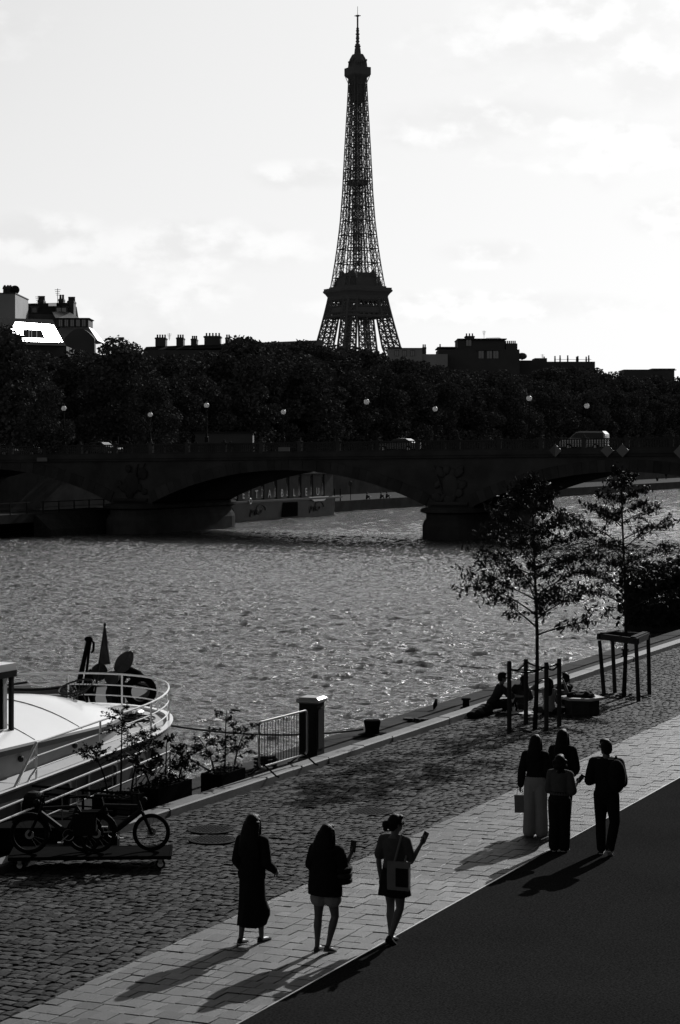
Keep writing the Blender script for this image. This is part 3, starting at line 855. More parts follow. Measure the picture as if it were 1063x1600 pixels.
for px, py, d, lab in ((6, 497, 238, 'tall dark tree at the left frame edge in front of the lit skylight'), (182, 517, 262, 'broad tree standing highest in the wall of trees right of the rooftops'), (75, 590, 222, 'leafy tree with glinting leaves left of the second lamp on the bridge'), (240, 585, 250, 'feathery tree with glinting leaves behind the second far lamp')):
    p = atd(px, py, d); far_tree(p.x, p.y, p.z, lab, None)
# low hedge line closing the foot of the embankment
rs = np.random.RandomState(5)
n = 26000
pp = np.stack([rs.uniform(-141, -136.5, n), 120 + 520 * rs.uniform(0, 1, n) ** 1.1, 5.3 + rs.uniform(0, 3.4, n)], 1)
V, F = leaf_cards(rs, pp, .6, 0, 1.4)
o = put('hedge', np_mesh('hedge', V, F), M_leaf); tag(o, 'low dark hedge filling the foot of the trees along the far embankment', 'hedge', None, 'stuff')

# ------------------------------------------------------------------ unseen near embankment and camera bridge, added mainly to block sky light
solo('embankment_wall', MB().bb((7.0, -150, -.06), (7.6, 1000, 6.2)), M_stone, 'tall dark stone embankment wall on the right of the asphalt path', 'wall', (7.3, 100, -.06))  # out-of-view wall added to cut sky fill from the right
rs = np.random.RandomState(9); n = 42000
cx_ = rs.randint(0, 44, n); v = rs.normal(size=(n, 3)); v /= np.linalg.norm(v, axis=1)[:, None]
pp = np.stack([14 + v[:, 0] * 5.6, -40 + cx_ * 8.5 + v[:, 1] * 5.4, 14 + v[:, 2] * 7.2 + 1.5 * np.sin(cx_ * 2.1)], 1)
V, F = leaf_cards(rs, pp, 1.1, 0, 1.3)
o = put('treeline', np_mesh('treeline', V, F), M_leaf); tag(o, 'row of leafy trees standing along the top of the near embankment wall', 'trees', None, 'stuff')  # out-of-view trees added to cut sky fill above the wall
cbr = thing('iron_bridge', 'wide iron bridge over the quay from which the river is overlooked', 'bridge', (-20, -20, 0))  # out-of-view bridge added to cut the low sky behind
M_paint = mat('dark bridge paint', .05, .6, 2, .2, spec=.15)
def WI(b, nm, m): b.build(nm, m, cbr, w=True)
WI(MB().bb((-125, -40, 3.7), (30, .5, 4.85)), 'deck', M_paint)
WI(MB().bb((-16.5, -40, -.06), (7, -.3, 3.7)), 'abutment', M_stone)
WI(MB().bb((-125, .2, 4.85), (30, .34, 5.0)).bb((-125, .15, 5.85), (30, .4, 5.98)), 'handrail', M_paint)
b = MB()
for k in range(380): b.lathe((-124.5 + k * .4, .27, 5.0), [(.05, 0), (.08, .3), (.04, .6), (.06, .85)], 6)
b.build('balusters', M_paint, cbr, w=True, kind='stuff')

# ------------------------------------------------------------------ roofs and buildings above the trees
def frame_of(name, label, cat, pxc, d, z0=5.3, group=None, cat2=None):
    p = atd(pxc, HZ, d)
    tt = thing(name, label, cat, (p.x, p.y, z0), YAW, group)
    k = d / FPX
    return tt, (lambda px: (px - pxc) * k), (lambda py: CAMZ + (HZ - py) * k - z0), k
def rect(mb, X, Zf, px0, px1, py0, py1, y0, y1):
    mb.bb((min(X(px0), X(px1)), y0, min(Zf(py0), Zf(py1))), (max(X(px0), X(px1)), y1, max(Zf(py0), Zf(py1)))); return mb
def chimney(tt, X, Zf, px0, px1, pyt, pyb, y0=2., dep=3., pots=3, m=None):
    b = MB(); rect(b, X, Zf, px0, px1, pyt, pyb, y0, y0 + dep)
    w = X(px1) - X(px0); b.bb((X(px0) - w * .06, y0 - .1, Zf(pyt) - .35), (X(px1) + w * .06, y0 + dep + .1, Zf(pyt) - .1))
    o = b.build('chimney', m or M_renderd, tt)
    for k in range(pots):
        MB().lathe((X(px0) + w * (k + .5) / pots, y0 + dep / 2, Zf(pyt)), [(.2, -.02), (.17, .55), (.22, .6), (.16, .75)], 8).build('chimney_pot', M_renderd, o)
    return o
def window(tt, x, y, z, w, h):
    f = MB().bb((x - w / 2 - .1, y - .08, z - .1), (x + w / 2 + .1, y + .1, z)).bb((x - w / 2 - .1, y - .08, z + h), (x + w / 2 + .1, y + .1, z + h + .12)).bb((x - w / 2 - .1, y - .08, z), (x - w / 2, y + .1, z + h)).bb((x + w / 2, y - .08, z), (x + w / 2 + .1, y + .1, z + h)).bb((x - .04, y - .05, z), (x + .04, y + .05, z + h)).build('window', M_renderd, tt)
    MB().bb((x - w / 2, y - .03, z), (x + w / 2, y - .01, z + h)).build('pane', M_glass, f)
def antenna(tt, x, y, z, h):
    b = MB().bar((x, y, z), (x, y, z + h), .05)
    for k in range(4): b.bar((x - .5 + .08 * k, y, z + h - .2 - k * .3), (x + .5 - .08 * k, y, z + h - .2 - k * .3), .035)
    b.build('roof_antenna', M_dark, tt)
# blank party wall with pots and a dish
tt, X, Zf, k = frame_of('gable_building', 'blank pale gable wall with chimney pots and a dish at the left frame edge', 'building', -40, 335)
b = MB(); rect(b, X, Zf, -110, 24, 459, 720, 0, 14); b.build('wall', M_render, tt)
b = MB(); rect(b, X, Zf, -111, 25, 457.5, 459, -.2, 14.2); b.build('parapet', M_renderd, tt)
for q in (3, 8, 12): MB().lathe((X(q), 3, Zf(458)), [(.3, 0), (.26, .8), (.4, .9), (.3, 1.2), (.12, 1.5)], 8).build('chimney_pot', M_renderd, tt)
dsh = MB().lathe((0, 0, 0), [(.1, 0), (.5, .07), (.75, .22), (.78, .24), (.5, .12), (.1, .05)], 18)
Mr = Matrix.Rotation(R(75), 3, 'X'); dsh.v = [tuple(Mr @ Vector(q) + Vector((X(20.5), 2, Zf(452.5)))) for q in dsh.v]
dsh.bar((X(20.5), 2.3, Zf(458)), (X(20.5), 2.2, Zf(452)), .06); dsh.build('satellite_dish', M_dark, tt)
# mansard block
tt, X, Zf, k = frame_of('mansard_building', 'dark mansard block with chimneys, antennas and pale zinc slope at left', 'building', 80, 350)
b = MB(); rect(b, X, Zf, -60, 108, 491, 720, 0, 13); b.build('wall', M_renderd, tt)
b = MB(); zt, zb = Zf(471), Zf(491)
b.rings([[(X(-60), 0, zb), (X(108), 0, zb), (X(108), 13, zb), (X(-60), 13, zb)], [(X(-60), 1.2, zt - .5), (X(106), 1.2, zt - .1), (X(106), 12, zt - .1), (X(-60), 12, zt - .5)]])
b.build('roof', M_slate, tt)
for q in (12, 24, 38, 54, 92, 100):
    dm = MB(); dm.bb((X(q) - .55, .1, Zf(489)), (X(q) + .55, 1.6, Zf(480))); dm.bb((X(q) - .7, 0.0, Zf(480)), (X(q) + .7, 1.8, Zf(479))); o = dm.build('dormer', M_renderd, tt)
    MB().bb((X(q) - .35, .06, Zf(488)), (X(q) + .35, .09, Zf(481))).build('pane', M_glass, o)
b = MB(); rect(b, X, Zf, 75.5, 88, 473.5, 478, .3, .9); b.build('roof_light', M_chrome, tt)
chimney(tt, X, Zf, 54, 63, 466, 474, 4, 2.5, 4); chimney(tt, X, Zf, 89, 97, 465.5, 484, 2, 2, 2); chimney(tt, X, Zf, 104, 114, 469, 500, 1.2, 3, 4)
antenna(tt, X(53), 5, Zf(472), 1.4); antenna(tt, X(84), 5, Zf(471), 2.5)
b = MB(); b.add([(X(83), -1.0, Zf(488)), (X(105), .6, Zf(485.5)), (X(129), -1.2, Zf(499.5)), (X(92), -3.4, Zf(500))], [(0, 1, 2, 3)]); b.add([(X(83), -1.05, Zf(488.6)), (X(105), .55, Zf(486.1)), (X(129), -1.25, Zf(500.1)), (X(92), -3.45, Zf(500.6))], [(3, 2, 1, 0)])
b.build('zinc_slope', M_zinc, tt)
b = MB(); rect(b, X, Zf, 92, 142, 500, 513, -3.2, 3); b.build('attic_storey', M_renderd, tt)
b = MB(); rect(b, X, Zf, 90, 144, 498.8, 500, -3.8, 3.2); b.build('eaves', M_slate, tt)
for q in (99, 108, 117, 126, 135): window(tt, X(q), -3.3, Zf(511.5), .55, 1.05)
b = MB(); b.rings([[(X(80), -6.6, Zf(540)), (X(160), -6.6, Zf(535)), (X(160), 4, Zf(535)), (X(80), 4, Zf(540))], [(X(98), -3.4, Zf(513.5)), (X(143), -3.4, Zf(513)), (X(143), 3, Zf(513)), (X(98), 3, Zf(513.5))]])
b.build('lower_roof', M_zinc, tt)
b = MB(); pts = [(X(110 + 46 * i / 12), Zf(535 - 18 * math.sin(math.pi * (i + .6) / 13.2))) for i in range(13)]
b.prism(pts + [(X(156), Zf(560)), (X(110), Zf(560))], 'Y', -7.4, -5.6); b.build('arched_gable', M_renderd, tt)
# house with the bright skylight
tt, X, Zf, k = frame_of('skylight_house', 'house whose steep metal roof shines white round a dark window at left', 'house', 60, 318)
b = MB(); rect(b, X, Zf, -60, 104, 541, 720, 0, 12); b.build('wall', M_renderd, tt)
rn = Vector((CY * .77 + SY * .27, SY * .77 - CY * .27, .58)).normalized()          # the roof faces right along the street and up
rp0 = atd(98, 535, 318)
def RP(px, py, o=0.):
    r = ray(px, py); d = (rp0 - Vector((0, 0, CAMZ))).dot(rn) / r.dot(rn)
    return Vector((0, 0, CAMZ)) + r * d + rn * o
def quad4(b, pts, t=.06):
    b.rings([[p for p in pts], [p - rn * t for p in pts]]); return b
def WQ(b, nm, m): return b.build(nm, m, tt, w=True)
WQ(quad4(MB(), [RP(-20, 536.5, -.05), RP(104, 540, -.05), RP(83, 499, -.05), RP(-10, 496, -.05)], .3), 'roof', M_slate)
fr_out = [RP(6, 533, .1), RP(92, 535.5, .1), RP(79, 507.5, .1), RP(24, 503.5, .1)]; fr_in = [RP(36, 528.5, .1), RP(70, 529.5, .1), RP(64.5, 517, .1), RP(36, 515, .1)]
M_shine = mat('polished zinc sheet', .9, .3, 1, .05, metal=.9)
for i in range(4):
    WQ(quad4(MB(), [fr_out[i], fr_out[(i + 1) % 4], fr_in[(i + 1) % 4], fr_in[i]]), 'zinc_sheet', M_shine)
WQ(quad4(MB(), [RP(94.5, 534.5, .1), RP(98, 535, .1), RP(83.5, 508.5, .1), RP(80.5, 508, .1)]), 'zinc_edge', M_shine)
M_dull = mat('dull roof glass', .02, .8, 1, .1, spec=0)
WQ(quad4(MB(), [q - rn * .03 for q in fr_in]), 'roof_window', M_dull)
for q in (44, 48, 56): WQ(quad4(MB(), [RP(q, 528.6, .13), RP(q + 1.2, 528.6, .13), RP(q + 1.2, 516, .13), RP(q, 516, .13)], .05), 'glazing_bar', M_renderd)
# long roof with the chimney row
tt, X, Zf, k = frame_of('apartment_building', 'long apartment roof with a row of chimney stacks left of the tower', 'building', 360, 470)
b = MB(); rect(b, X, Zf, 224, 505, 547, 720, 0, 14); b.build('wall', M_renderd, tt)
b = MB(); b.rings([[(X(224), 0, Zf(547)), (X(505), 0, Zf(540)), (X(505), 14, Zf(540)), (X(224), 14, Zf(547))], [(X(226), 4, Zf(540.5)), (X(503), 4, Zf(530)), (X(503), 10, Zf(530)), (X(226), 10, Zf(540.5))]]); b.build('roof', M_slate, tt)
for a, b_, t, pots in ((241, 257, 526, 4), (274, 285, 526, 3), (297, 306, 528, 3), (318, 343, 523.5, 5), (351, 358, 526, 2)): chimney(tt, X, Zf, a, b_, t, 540, 3, 5, pots)
antenna(tt, X(262), 5, Zf(530), 1.6)
# white flat block right of the tower
tt, X, Zf, k = frame_of('flat_block', 'low pale flat-roofed block just right of the tower foot', 'building', 640, 545)
b = MB(); rect(b, X, Zf, 607, 660, 545, 720, 0, 10); b.build('wall', M_render, tt)
b = MB(); rect(b, X, Zf, 606, 661, 543.6, 545, -.3, 10.2); b.build('parapet', M_renderd, tt)
b = MB(); rect(b, X, Zf, 660, 700, 553, 720, 1, 10); b.build('side_wing', M_render, tt)
for q in (620, 632, 645): window(tt, X(q), 0, Zf(556), .9, 1.3)
chimney(tt, X, Zf, 661, 667, 541.5, 553, 3, 2, 2)
# villa block on the hill
tt, X, Zf, k = frame_of('corner_block', 'dark stepped apartment block with chimneys above the trees at right', 'building', 750, 550)
for i, (a, b_, t, y0) in enumerate(((685, 812, 546, 0), (716, 790, 530, 1), (791, 809, 536.5, .5))):
    b = MB(); rect(b, X, Zf, a, b_, t, 720, y0, 14 + i); b.build('wall', M_renderd, tt)
for a, b_, t in ((715, 792, 529), (745, 779, 546.5), (684, 714, 542)):
    b = MB(); rect(b, X, Zf, a, b_, t, t + 1.4, -.6, 15); b.build('cornice', M_renderd, tt)
b = MB(); b.rings([[(X(757), 2, Zf(530)), (X(790), 2, Zf(530)), (X(790), 12, Zf(530)), (X(757), 12, Zf(530))], [(X(762), 4, Zf(526.5)), (X(782), 4, Zf(526)), (X(782), 10, Zf(526)), (X(762), 10, Zf(526.5))]]); b.build('roof', M_zinc, tt)
chimney(tt, X, Zf, 729, 743, 523.5, 531, 4, 4, 3); chimney(tt, X, Zf, 791, 809, 535.5, 545, 3, 4, 6); chimney(tt, X, Zf, 686, 692, 541, 548, 3, 2, 1)
for q in (733, 752, 765, 775): window(tt, X(q), .95 if q < 745 else -.05, Zf(540 if q < 745 else 560), 1.3, 1.9)
antenna(tt, X(759), 6, Zf(529), 2.4)
b = MB(); b.ell((X(817), 2, Zf(556)), (1.3, 1.3, .9), 8, 6); b.bar((X(817), 2, Zf(562)), (X(817), 2, Zf(556)), .2); b.build('roof_shrub', M_leaf, tt)
# small roofs and a long flat block at the right
tt, X, Zf, k = frame_of('rooftop_row', 'thin row of low roofs with railings and pipes above the right-hand trees', 'building', 875, 560)
for a, b_, t in ((800, 836, 563), (836, 855, 559.5), (855, 930, 565)):
    b = MB(); rect(b, X, Zf, a, b_, t, 720, 0, 9); b.build('wall', M_renderd, tt)
for q in (851, 868, 876, 888, 902, 904, 917, 921): chimney(tt, X, Zf, q, q + 1.8, 559 + (q % 3), 566, 2, 1, 1)
b = MB(); b.bar((X(870), 1, Zf(561.5)), (X(925), 1, Zf(561.5)), .05); b.build('roof_railing', M_dark, tt); antenna(tt, X(849), 2, Zf(560), 1.2)
tt, X, Zf, k = frame_of('long_flat_block', 'long flat-roofed block above the trees at the right frame edge', 'building', 1020, 600)
b = MB(); rect(b, X, Zf, 976, 1054, 578, 720, 0, 12); b.build('wall', M_renderd, tt)
b = MB(); rect(b, X, Zf, 1020, 1056, 575.5, 577.9, 1, 10); b.build('penthouse', M_renderd, tt)
b = MB(); rect(b, X, Zf, 975, 1057, 577.4, 578.6, -.3, 12.3); b.build('cornice', M_renderd, tt)

# ------------------------------------------------------------------ houseboat with big letters under the middle arch
hb = thing('houseboat', 'long houseboat with tall lettered panels moored under the middle arch', 'boat', (-114, 238, WATER))
def W3(b, nm, m, par=None, **k): return b.build(nm, m, par or hb, w=True, **k)
b = MB(); b.rings([[(-111.4, y, -2.6), (-116.4, y, -2.6), (-116.4, y, .0), (-111.2, y, .0)] for y in (214, 253)] + [[(-112.6, 254.6, -2.2), (-115.2, 254.6, -2.2), (-115.4, 254.8, .0), (-112.4, 254.8, .0)]]); W3(b, 'hull', M_hull)
b = MB(); b.bb((-116.5, 213.6, .0), (-111.0, 254.9, .22)); W3(b, 'rubbing_strake', M_greyd)
y0, y1 = 217., 253.2
W3(MB().bb((-116, y0, .22), (-111.75, y1, 3.2)), 'cabin', M_hull)
W3(MB().bb((-116.2, y0 - .2, 3.2), (-111.4, y1 + .3, 3.42)), 'roof', M_panel)
npan = 9
word = 'JETABLEU '
for k in range(npan):
    ya = y0 + 4 + (y1 - y0 - 4) * k / npan; yb = y0 + 4 + (y1 - y0 - 4) * (k + 1) / npan
    p_ = W3(MB().bb((-111.74, ya + .9, .3), (-111.6, yb - .05, 3.15)), 'wall_panel', M_panel)
    W3(MB().bb((-111.745, ya + .1, .5), (-111.70, ya + .8, 2.9)), 'tall_window', M_glass)
    if word[k] != ' ':
        cu = bpy.data.curves.new('letter', 'FONT'); cu.body = word[k]; cu.size = 1.35; cu.extrude = .03; cu.align_x = 'CENTER'
        ob = bpy.data.objects.new('tmp', cu); C.objects.link(ob)
        me = bpy.data.meshes.new_from_object(ob.evaluated_get(bpy.context.evaluated_depsgraph_get())); bpy.data.objects.remove(ob)
        Mx = Matrix(((0, 0, 1, -111.56), (1, 0, 0, (ya + yb) / 2 + .4), (0, 1, 0, .5), (0, 0, 0, 1)))
        me.transform(wm(hb).inverted() @ Mx); put('letter', me, M_grey, p_)
for k in range(4):                                      # swirls painted on the hull, raised a few millimetres
    yc = 222 + k * 8.6
    if k == 2: W3(MB().bb((-111.35, yc - 2.2, -2.0), (-111.2, yc + 2.2, -.2)), 'hull_door', M_black); continue
    pts = [(-111.27, yc + (1.6 - t * .2) * math.cos(t), -1.0 + (.85 - t * .1) * math.sin(t)) for t in np.linspace(0, 6.5, 22)]
    W3(MB().tube(pts, .1, 5), 'painted_swirl', M_panel)
    W3(MB().tube([(-111.27, yc - 2.6 + q * .25, -1.7 + .9 * abs(math.sin(q * 1.3))) for q in range(9)], .07, 5), 'painted_swirl', M_panel)
W3(MB().prism([(244.3, .32), (250.6, .32), (249, -.25), (246, -.25)], 'X', -111.1, -111.02), 'name_board', M_white)
tg = thing('lifebuoy', 'pale round lifebuoy hung on the lettered houseboat', 'lifebuoy', (-111.0, 227.5, -.1)); MB().torus((0, 0, .3), .3, .08, 'X').build('ring', M_white, tg)
# post with a round sign, railing posts on the far quay by the houseboat
p = atx(548, 770, -118.4)
tt = thing('round_sign', 'round pale sign on a thin post on the far quay beside the houseboat', 'sign', (-118.4, p.y, -.8))
MB().bar((0, 0, 0), (0, 0, 2.2), .05, 6).build('post', M_dark, tt); MB().tube([(-.03, -.1, 2.3), (.03, .03, 2.3)], .38, 16).build('sign_plate', M_panel, tt)
for k, (px, lab) in enumerate(((523, 'thin mooring post on the far quay at the houseboat, left one'), (532, 'thin mooring post on the far quay at the houseboat, right one'))):
    p = atx(px, 780, -117.6)
    b = MB().lathe((p.x, p.y, -.8), [(.09, 0), (.07, 1.6), (.1, 1.65), (.02, 1.75)], 8); solo('mooring_post', b, M_dark, lab, 'post', (p.x, p.y, -.8), 'mooring posts on the far quay')
# landing stage with railing and a sloping face under the left arch
ls = thing('landing_stage', 'dark landing stage with a post railing under the left arch', 'landing stage', (-113, 190, WATER))
W3(MB().bb((-117.4, 172, -.8), (-111.5, 207, .05)), 'deck', M_stone, ls)
W3(MB().prism([(-111.51, -2.4), (-109.4, -2.4), (-109.6, -1.5), (-111.3, -.1), (-111.51, -.1)], 'Y', 180, 193.6), 'sloping_face', M_coping, ls)
for y in range(173, 207, 3): W3(MB().bb((-111.72, y - .05, .05), (-111.62, y + .05, 1.2)), 'railing_post', M_dark, ls)
W3(MB().bb((-111.71, 172.5, 1.1), (-111.63, 206.5, 1.18)), 'handrail', M_dark, ls); W3(MB().bb((-111.7, 172.5, .6), (-111.64, 206.5, .65)), 'handrail', M_dark, ls)
for k, (px, py, w_) in enumerate(((55, 824, 2.2), (83, 822, 1.6), (140, 818, 1.2))):  # first two white hulls stand in for bright sunlit spots
    p = atz(px, py, -1.9); b = MB(); b.rings([[(p.x - .3, p.y - w_ / 2, -2.3), (p.x + .3, p.y - w_ / 2, -2.3), (p.x + .3, p.y + w_ / 2, -2.3), (p.x - .3, p.y + w_ / 2, -2.3)], [(p.x - .5, p.y - w_ / 2 - .3, -1.75), (p.x + .5, p.y - w_ / 2 - .2, -1.75), (p.x + .5, p.y + w_ / 2 + .4, -1.7), (p.x - .5, p.y + w_ / 2, -1.75)]])
    o = solo('dinghy', b, M_white, ['white dinghy at the foot of the sloping stage, leftmost of three', 'white dinghy at the foot of the sloping stage, middle of three', 'white dinghy at the foot of the sloping stage, rightmost of three'][k], 'dinghy', (p.x, p.y, -2.3), 'small dinghies under the left arch')
# kiosk roof seen over the bridge by the second near lamp
tt, X, Zf, k = frame_of('kiosk', 'low dark kiosk roof above the balustrade beside the second near lamp', 'kiosk', 350, 246)
b = MB(); rect(b, X, Zf, 305, 395, 677, 715, 0, 4); b.build('wall', M_renderd, tt); b = MB(); rect(b, X, Zf, 302, 398, 674.5, 677, -.4, 4.4); b.build('roof', M_slate, tt)
# ------------------------------------------------------------------ the moored barge
boat = thing('barge', 'white-roofed passenger barge with railed rounded end moored at the quay', 'boat', (-22.8, 33, WATER))
def WB(b, nm, m, par=None, **k): return b.build(nm, m, par if par is not None else boat, w=True, **k)
XC, AA, YC, BB = -22.8, 2.8, 36.0, 4.0
def dz(y): return .95 + (min(y, 39) - 39) * .055                 # deck sheer
def outline(a, b, y0, n=18, yc=YC):
    pts = [(XC + a, y) for y in np.linspace(y0, yc, 9)]
    pts += [(XC + a * math.cos(t), yc + b * math.sin(t)) for t in [math.pi * k / (2 * n) for k in range(1, 2 * n)]]
    pts += [(XC - a, y) for y in np.linspace(yc, y0, 9)]
    return pts
Y0 = 14.
def ringz(f, a, b, y0=Y0): return [(x, y, f(y)) for x, y in outline(a, b, y0)]
b = MB(); b.rings([ringz(lambda y: -2.6, AA - .35, BB - 1.2), ringz(lambda y: -1.6, AA - .1, BB - .6), ringz(lambda y: dz(y) - .9, AA, BB - .1)], cap=False); WB(b, 'hull_lower', M_hull, smooth=True)
b = MB(); b.rings([ringz(lambda y: dz(y) - .9, AA, BB - .1), ringz(lambda y: dz(y) + .015, AA + .03, BB + .03), ], cap=False); WB(b, 'hull_side', M_hullg, smooth=True)
b = MB(); b.rings([ringz(lambda y: dz(y) + .017, AA + .05, BB + .05), ringz(lambda y: dz(y) + .06, AA + .07, BB + .07), ringz(lambda y: dz(y) + .06, AA - .06, BB - .06), ringz(lambda y: dz(y) - .1, AA - .06, BB - .06)], cap=False); WB(b, 'gunwale', M_white)
b = MB(); b.rings([ringz(lambda y: dz(y) - .06, AA - .05, BB - .05), ringz(lambda y: dz(y) - .0, AA - .05, BB - .05)]); WB(b, 'deck', M_deck)
# railing
for hgt, r_ in ((.7, .021), (.46, .014), (.24, .014)):
    WB(MB().tube([(x, y, dz(y) + hgt) for x, y in outline(AA - .02, BB - .02, 32.4)], r_, 8), 'rail', M_white)
ol = outline(AA - .02, BB - .02, 32.4)
for k in list(range(0, len(ol), 5)) + [len(ol) - 1]:
    x, y = ol[k]; WB(MB().bar((x, y, dz(y)), (x, y, dz(y) + .7), .02, 6), 'stanchion', M_white)
WB(MB().tube([(XC + AA - .02, 32.4, dz(32.4) + .7), (XC + AA - .02, 31.6, dz(31) - .0)], .026, 8), 'rail', M_white)
WB(MB().tube([(XC + AA - .02, 32.4, dz(32.4) + .46), (XC + AA - .02, 32.0, dz(31) + .42), (XC + AA - .02, 31.7, dz(31) + .0)], .02, 8), 'rail', M_white)
WB(MB().tube([(XC + AA - .02, 32.4, dz(32.4) + .24), (XC + AA - .02, 32.2, dz(31) + .2), (XC + AA - .02, 32.0, dz(31) + .0)], .02, 8), 'rail', M_white)
# cabin trunk with cambered white roof
CA, CB, CYc = 2.05, 3.0, 35.6
def cab(a, b_, z, y0=Y0): return [(x, y, z) for x, y in outline(a, b_, y0, yc=CYc)]
b = MB(); b.rings([cab(CA, CB, .3), cab(CA, CB, 1.06)], cap=False); WB(b, 'cabin_wall', M_cab, smooth=True)
b = MB(); b.rings([cab(CA + .05, CB + .05, 1.0), cab(CA + .07, CB + .07, 1.1), cab(CA + .0, CB, 1.13)], cap=False); WB(b, 'roof_edge', M_greyd)
rsl = []
for f in np.linspace(1, .02, 12):
    rsl.append([(XC + (x - XC) * f, CYc + (y - CYc) * f if y > CYc else y, 1.115 + .52 * (1 - f ** 2)) for x, y in outline(CA + .02, CB + .02, Y0, yc=CYc)])
b = MB().rings(rsl, close=False, cap=False); WB(b, 'cabin_roof', M_white, smooth=True)
for y in (33.6, 35.3):                                            # thin roof seams
    WB(MB().tube([(XC + f * CA, y, 1.122 + .52 * (1 - f * f)) for f in np.linspace(-.98, .98, 19)], .012, 5), 'roof_seam', M_grey)
for y in (33.0, 34.9): WB(MB().ell((XC + CA + .04, y, .88), (.05, .07, .06), 8, 6), 'deck_light', M_dark)
# windows in the hull side
def hullx(y): return XC + AA * (1 if y <= YC else math.sqrt(max(0, 1 - ((y - YC) / BB) ** 2)))
for yc, w_ in ((31.3, 1.1), (32.95, 1.1), (34.65, 1.1), (36.3, .95)):
    zc = dz(yc) - .43; h = .3; pts = []
    for sx, sy, a0 in ((1, 1, 0), (-1, 1, 90), (-1, -1, 180), (1, -1, 270)):
        for a in (0, 30, 60, 90): pts.append((yc + sx * (w_ / 2 - .12) + .12 * math.cos(R(a0 + a)), zc + sy * (h - .12) + .12 * math.sin(R(a0 + a))))
    x_ = hullx(yc + w_ / 2 * .6)
    fr = MB().rings([[(x_ - .05, y, z) for y, z in pts], [(x_ + .05, y, z) for y, z in pts], [(x_ + .05, yc + (y - yc) * .9, zc + (z - zc) * .84) for y, z in pts], [(x_ + .0, yc + (y - yc) * .9, zc + (z - zc) * .84) for y, z in pts]], cap=False)
    o = WB(fr, 'window_frame', M_cab)
    WB(MB().add([(x_ + .015, yc + (y - yc) * .91, zc + (z - zc) * .85) for y, z in pts], [tuple(range(len(pts)))]), 'pane', M_glass, o)
# wheelhouse at the left
x0, x1, ya, yb = -24.4, -21.2, 29.5, 33.45
wh = WB(MB().bb((x0, ya, 1.1), (x1 - .08, yb - .16, 2.4)), 'wheelhouse', M_black)
WB(MB().bb((x0 - .1, ya, 2.4), (x1 + .04, yb + .1, 2.55)), 'wheelhouse_roof', M_white)
WB(MB().bb((x0 - .11, ya - .01, 2.3), (x1 + .05, yb + .11, 2.42)), 'wheelhouse_fascia', M_dark)
for y in (yb, 31.6): WB(MB().bb((x1 - .04, y - .04, 1.1), (x1 + .03, y + .04, 2.4)), 'wheelhouse_post', M_dark)
WB(MB().bb((x1 - .1, yb - .155, 1.1), (x1 - .06, yb - .05, 2.3)), 'white_panel', M_white)
WB(MB().bb((x1 - .079, 31.8, 1.35), (x1 - .07, 33.0, 2.2)), 'wheelhouse_window', M_glass)
# hatch, vents and coiled hose on the end deck
WB(MB().lathe((-21.9, 38.9, dz(39)), [(.42, 0), (.42, .06), (.36, .1), (.02, .13)], 20), 'deck_hatch', M_grey)
WB(MB().bb((-22.9, 38.9, dz(39)), (-22.3, 39.5, dz(39) + .12)), 'deck_locker', M_white)
tg = thing('hose', 'dark hose coiled on the pale end deck of the barge', 'hose', (-21.3, 38.2, dz(38.2)))
MB().tube([((.25 + .015 * t) * math.cos(t), (.25 + .015 * t) * math.sin(t), .02 + .004 * t) for t in np.linspace(0, 15, 70)], .018, 6).build('coil', M_dark, tg)
# basket chair on the roof end
tg = thing('basket_chair', 'round wicker basket chair on the end of the white barge roof', 'chair', (-22.15, 37.35, 1.42), R(-20))
Mx = Matrix.Rotation(R(20), 3, 'X')
b = MB()
for k in range(10):
    t = k * math.pi / 10; b.tube([(.36 * q * math.cos(t), .36 * q * math.sin(t), -.15 + .17 * q * q) for q in np.linspace(-1, 1, 9)], .007, 5)
b.torus((0, 0, -.09), .2, .008); b.v = [tuple(Mx @ Vector(q) + Vector((0, 0, .22))) for q in b.v]; b.build('seat', M_dark, tg)
b = MB().torus((0, 0, 0), .36, .018); b.v = [tuple(Mx @ Vector(q) + Vector((0, 0, .25))) for q in b.v]; b.build('rim', M_dark, tg)
for k in range(4): MB().bar((.14 * math.cos(k * 1.57 + .7), .14 * math.sin(k * 1.57 + .7), .14), (.24 * math.cos(k * 1.57 + .7), .24 * math.sin(k * 1.57 + .7), -.1), .016, 6).build('leg', M_dark, tg)
# small rowing boat stowed on the far side deck
tg = thing('rowing_boat', 'small dark rowing boat stowed on the far side of the barge', 'boat', (-24.9, 39.2, .62))
rs_ = []
for t in np.linspace(0, 1, 12):
    y = -1.9 + 3.6 * t; w_ = .62 * math.sin(min(1, .06 + t * 1.4) * math.pi / 2) ** .8; z = .62 + .32 * (1 - t) ** 2
    rs_.append([(-w_, y, z), (-w_ * .8, y, .25 + .25 * (1 - t) ** 3), (0, y, .1 + .45 * (1 - t) ** 4), (w_ * .8, y, .25 + .25 * (1 - t) ** 3), (w_, y, z), (w_ * .9, y, z), (w_ * .7, y, .3 + .27 * (1 - t) ** 3), (0, y, .18 + .45 * (1 - t) ** 4), (-w_ * .7, y, .3 + .27 * (1 - t) ** 3), (-w_ * .9, y, z)])
MB().rings(rs_).build('hull', M_greyd, tg)
for sx in (-1, 1): MB().tube([(r[0 if sx < 0 else 4][0], r[0][1], r[0][2] + .015) for r in rs_], .03, 6).build('gunwale', M_black, tg)
for y in (-.4, .7): MB().bb((-.56, y - .1, .46), (.56, y + .1, .5)).build('thwart', M_wood, tg)
MB().bb((-.5, -.9, -.0), (.5, -.8, .25)).bb((-.5, .9, 0), (.5, 1, .25)).build('chock', M_wood, tg)

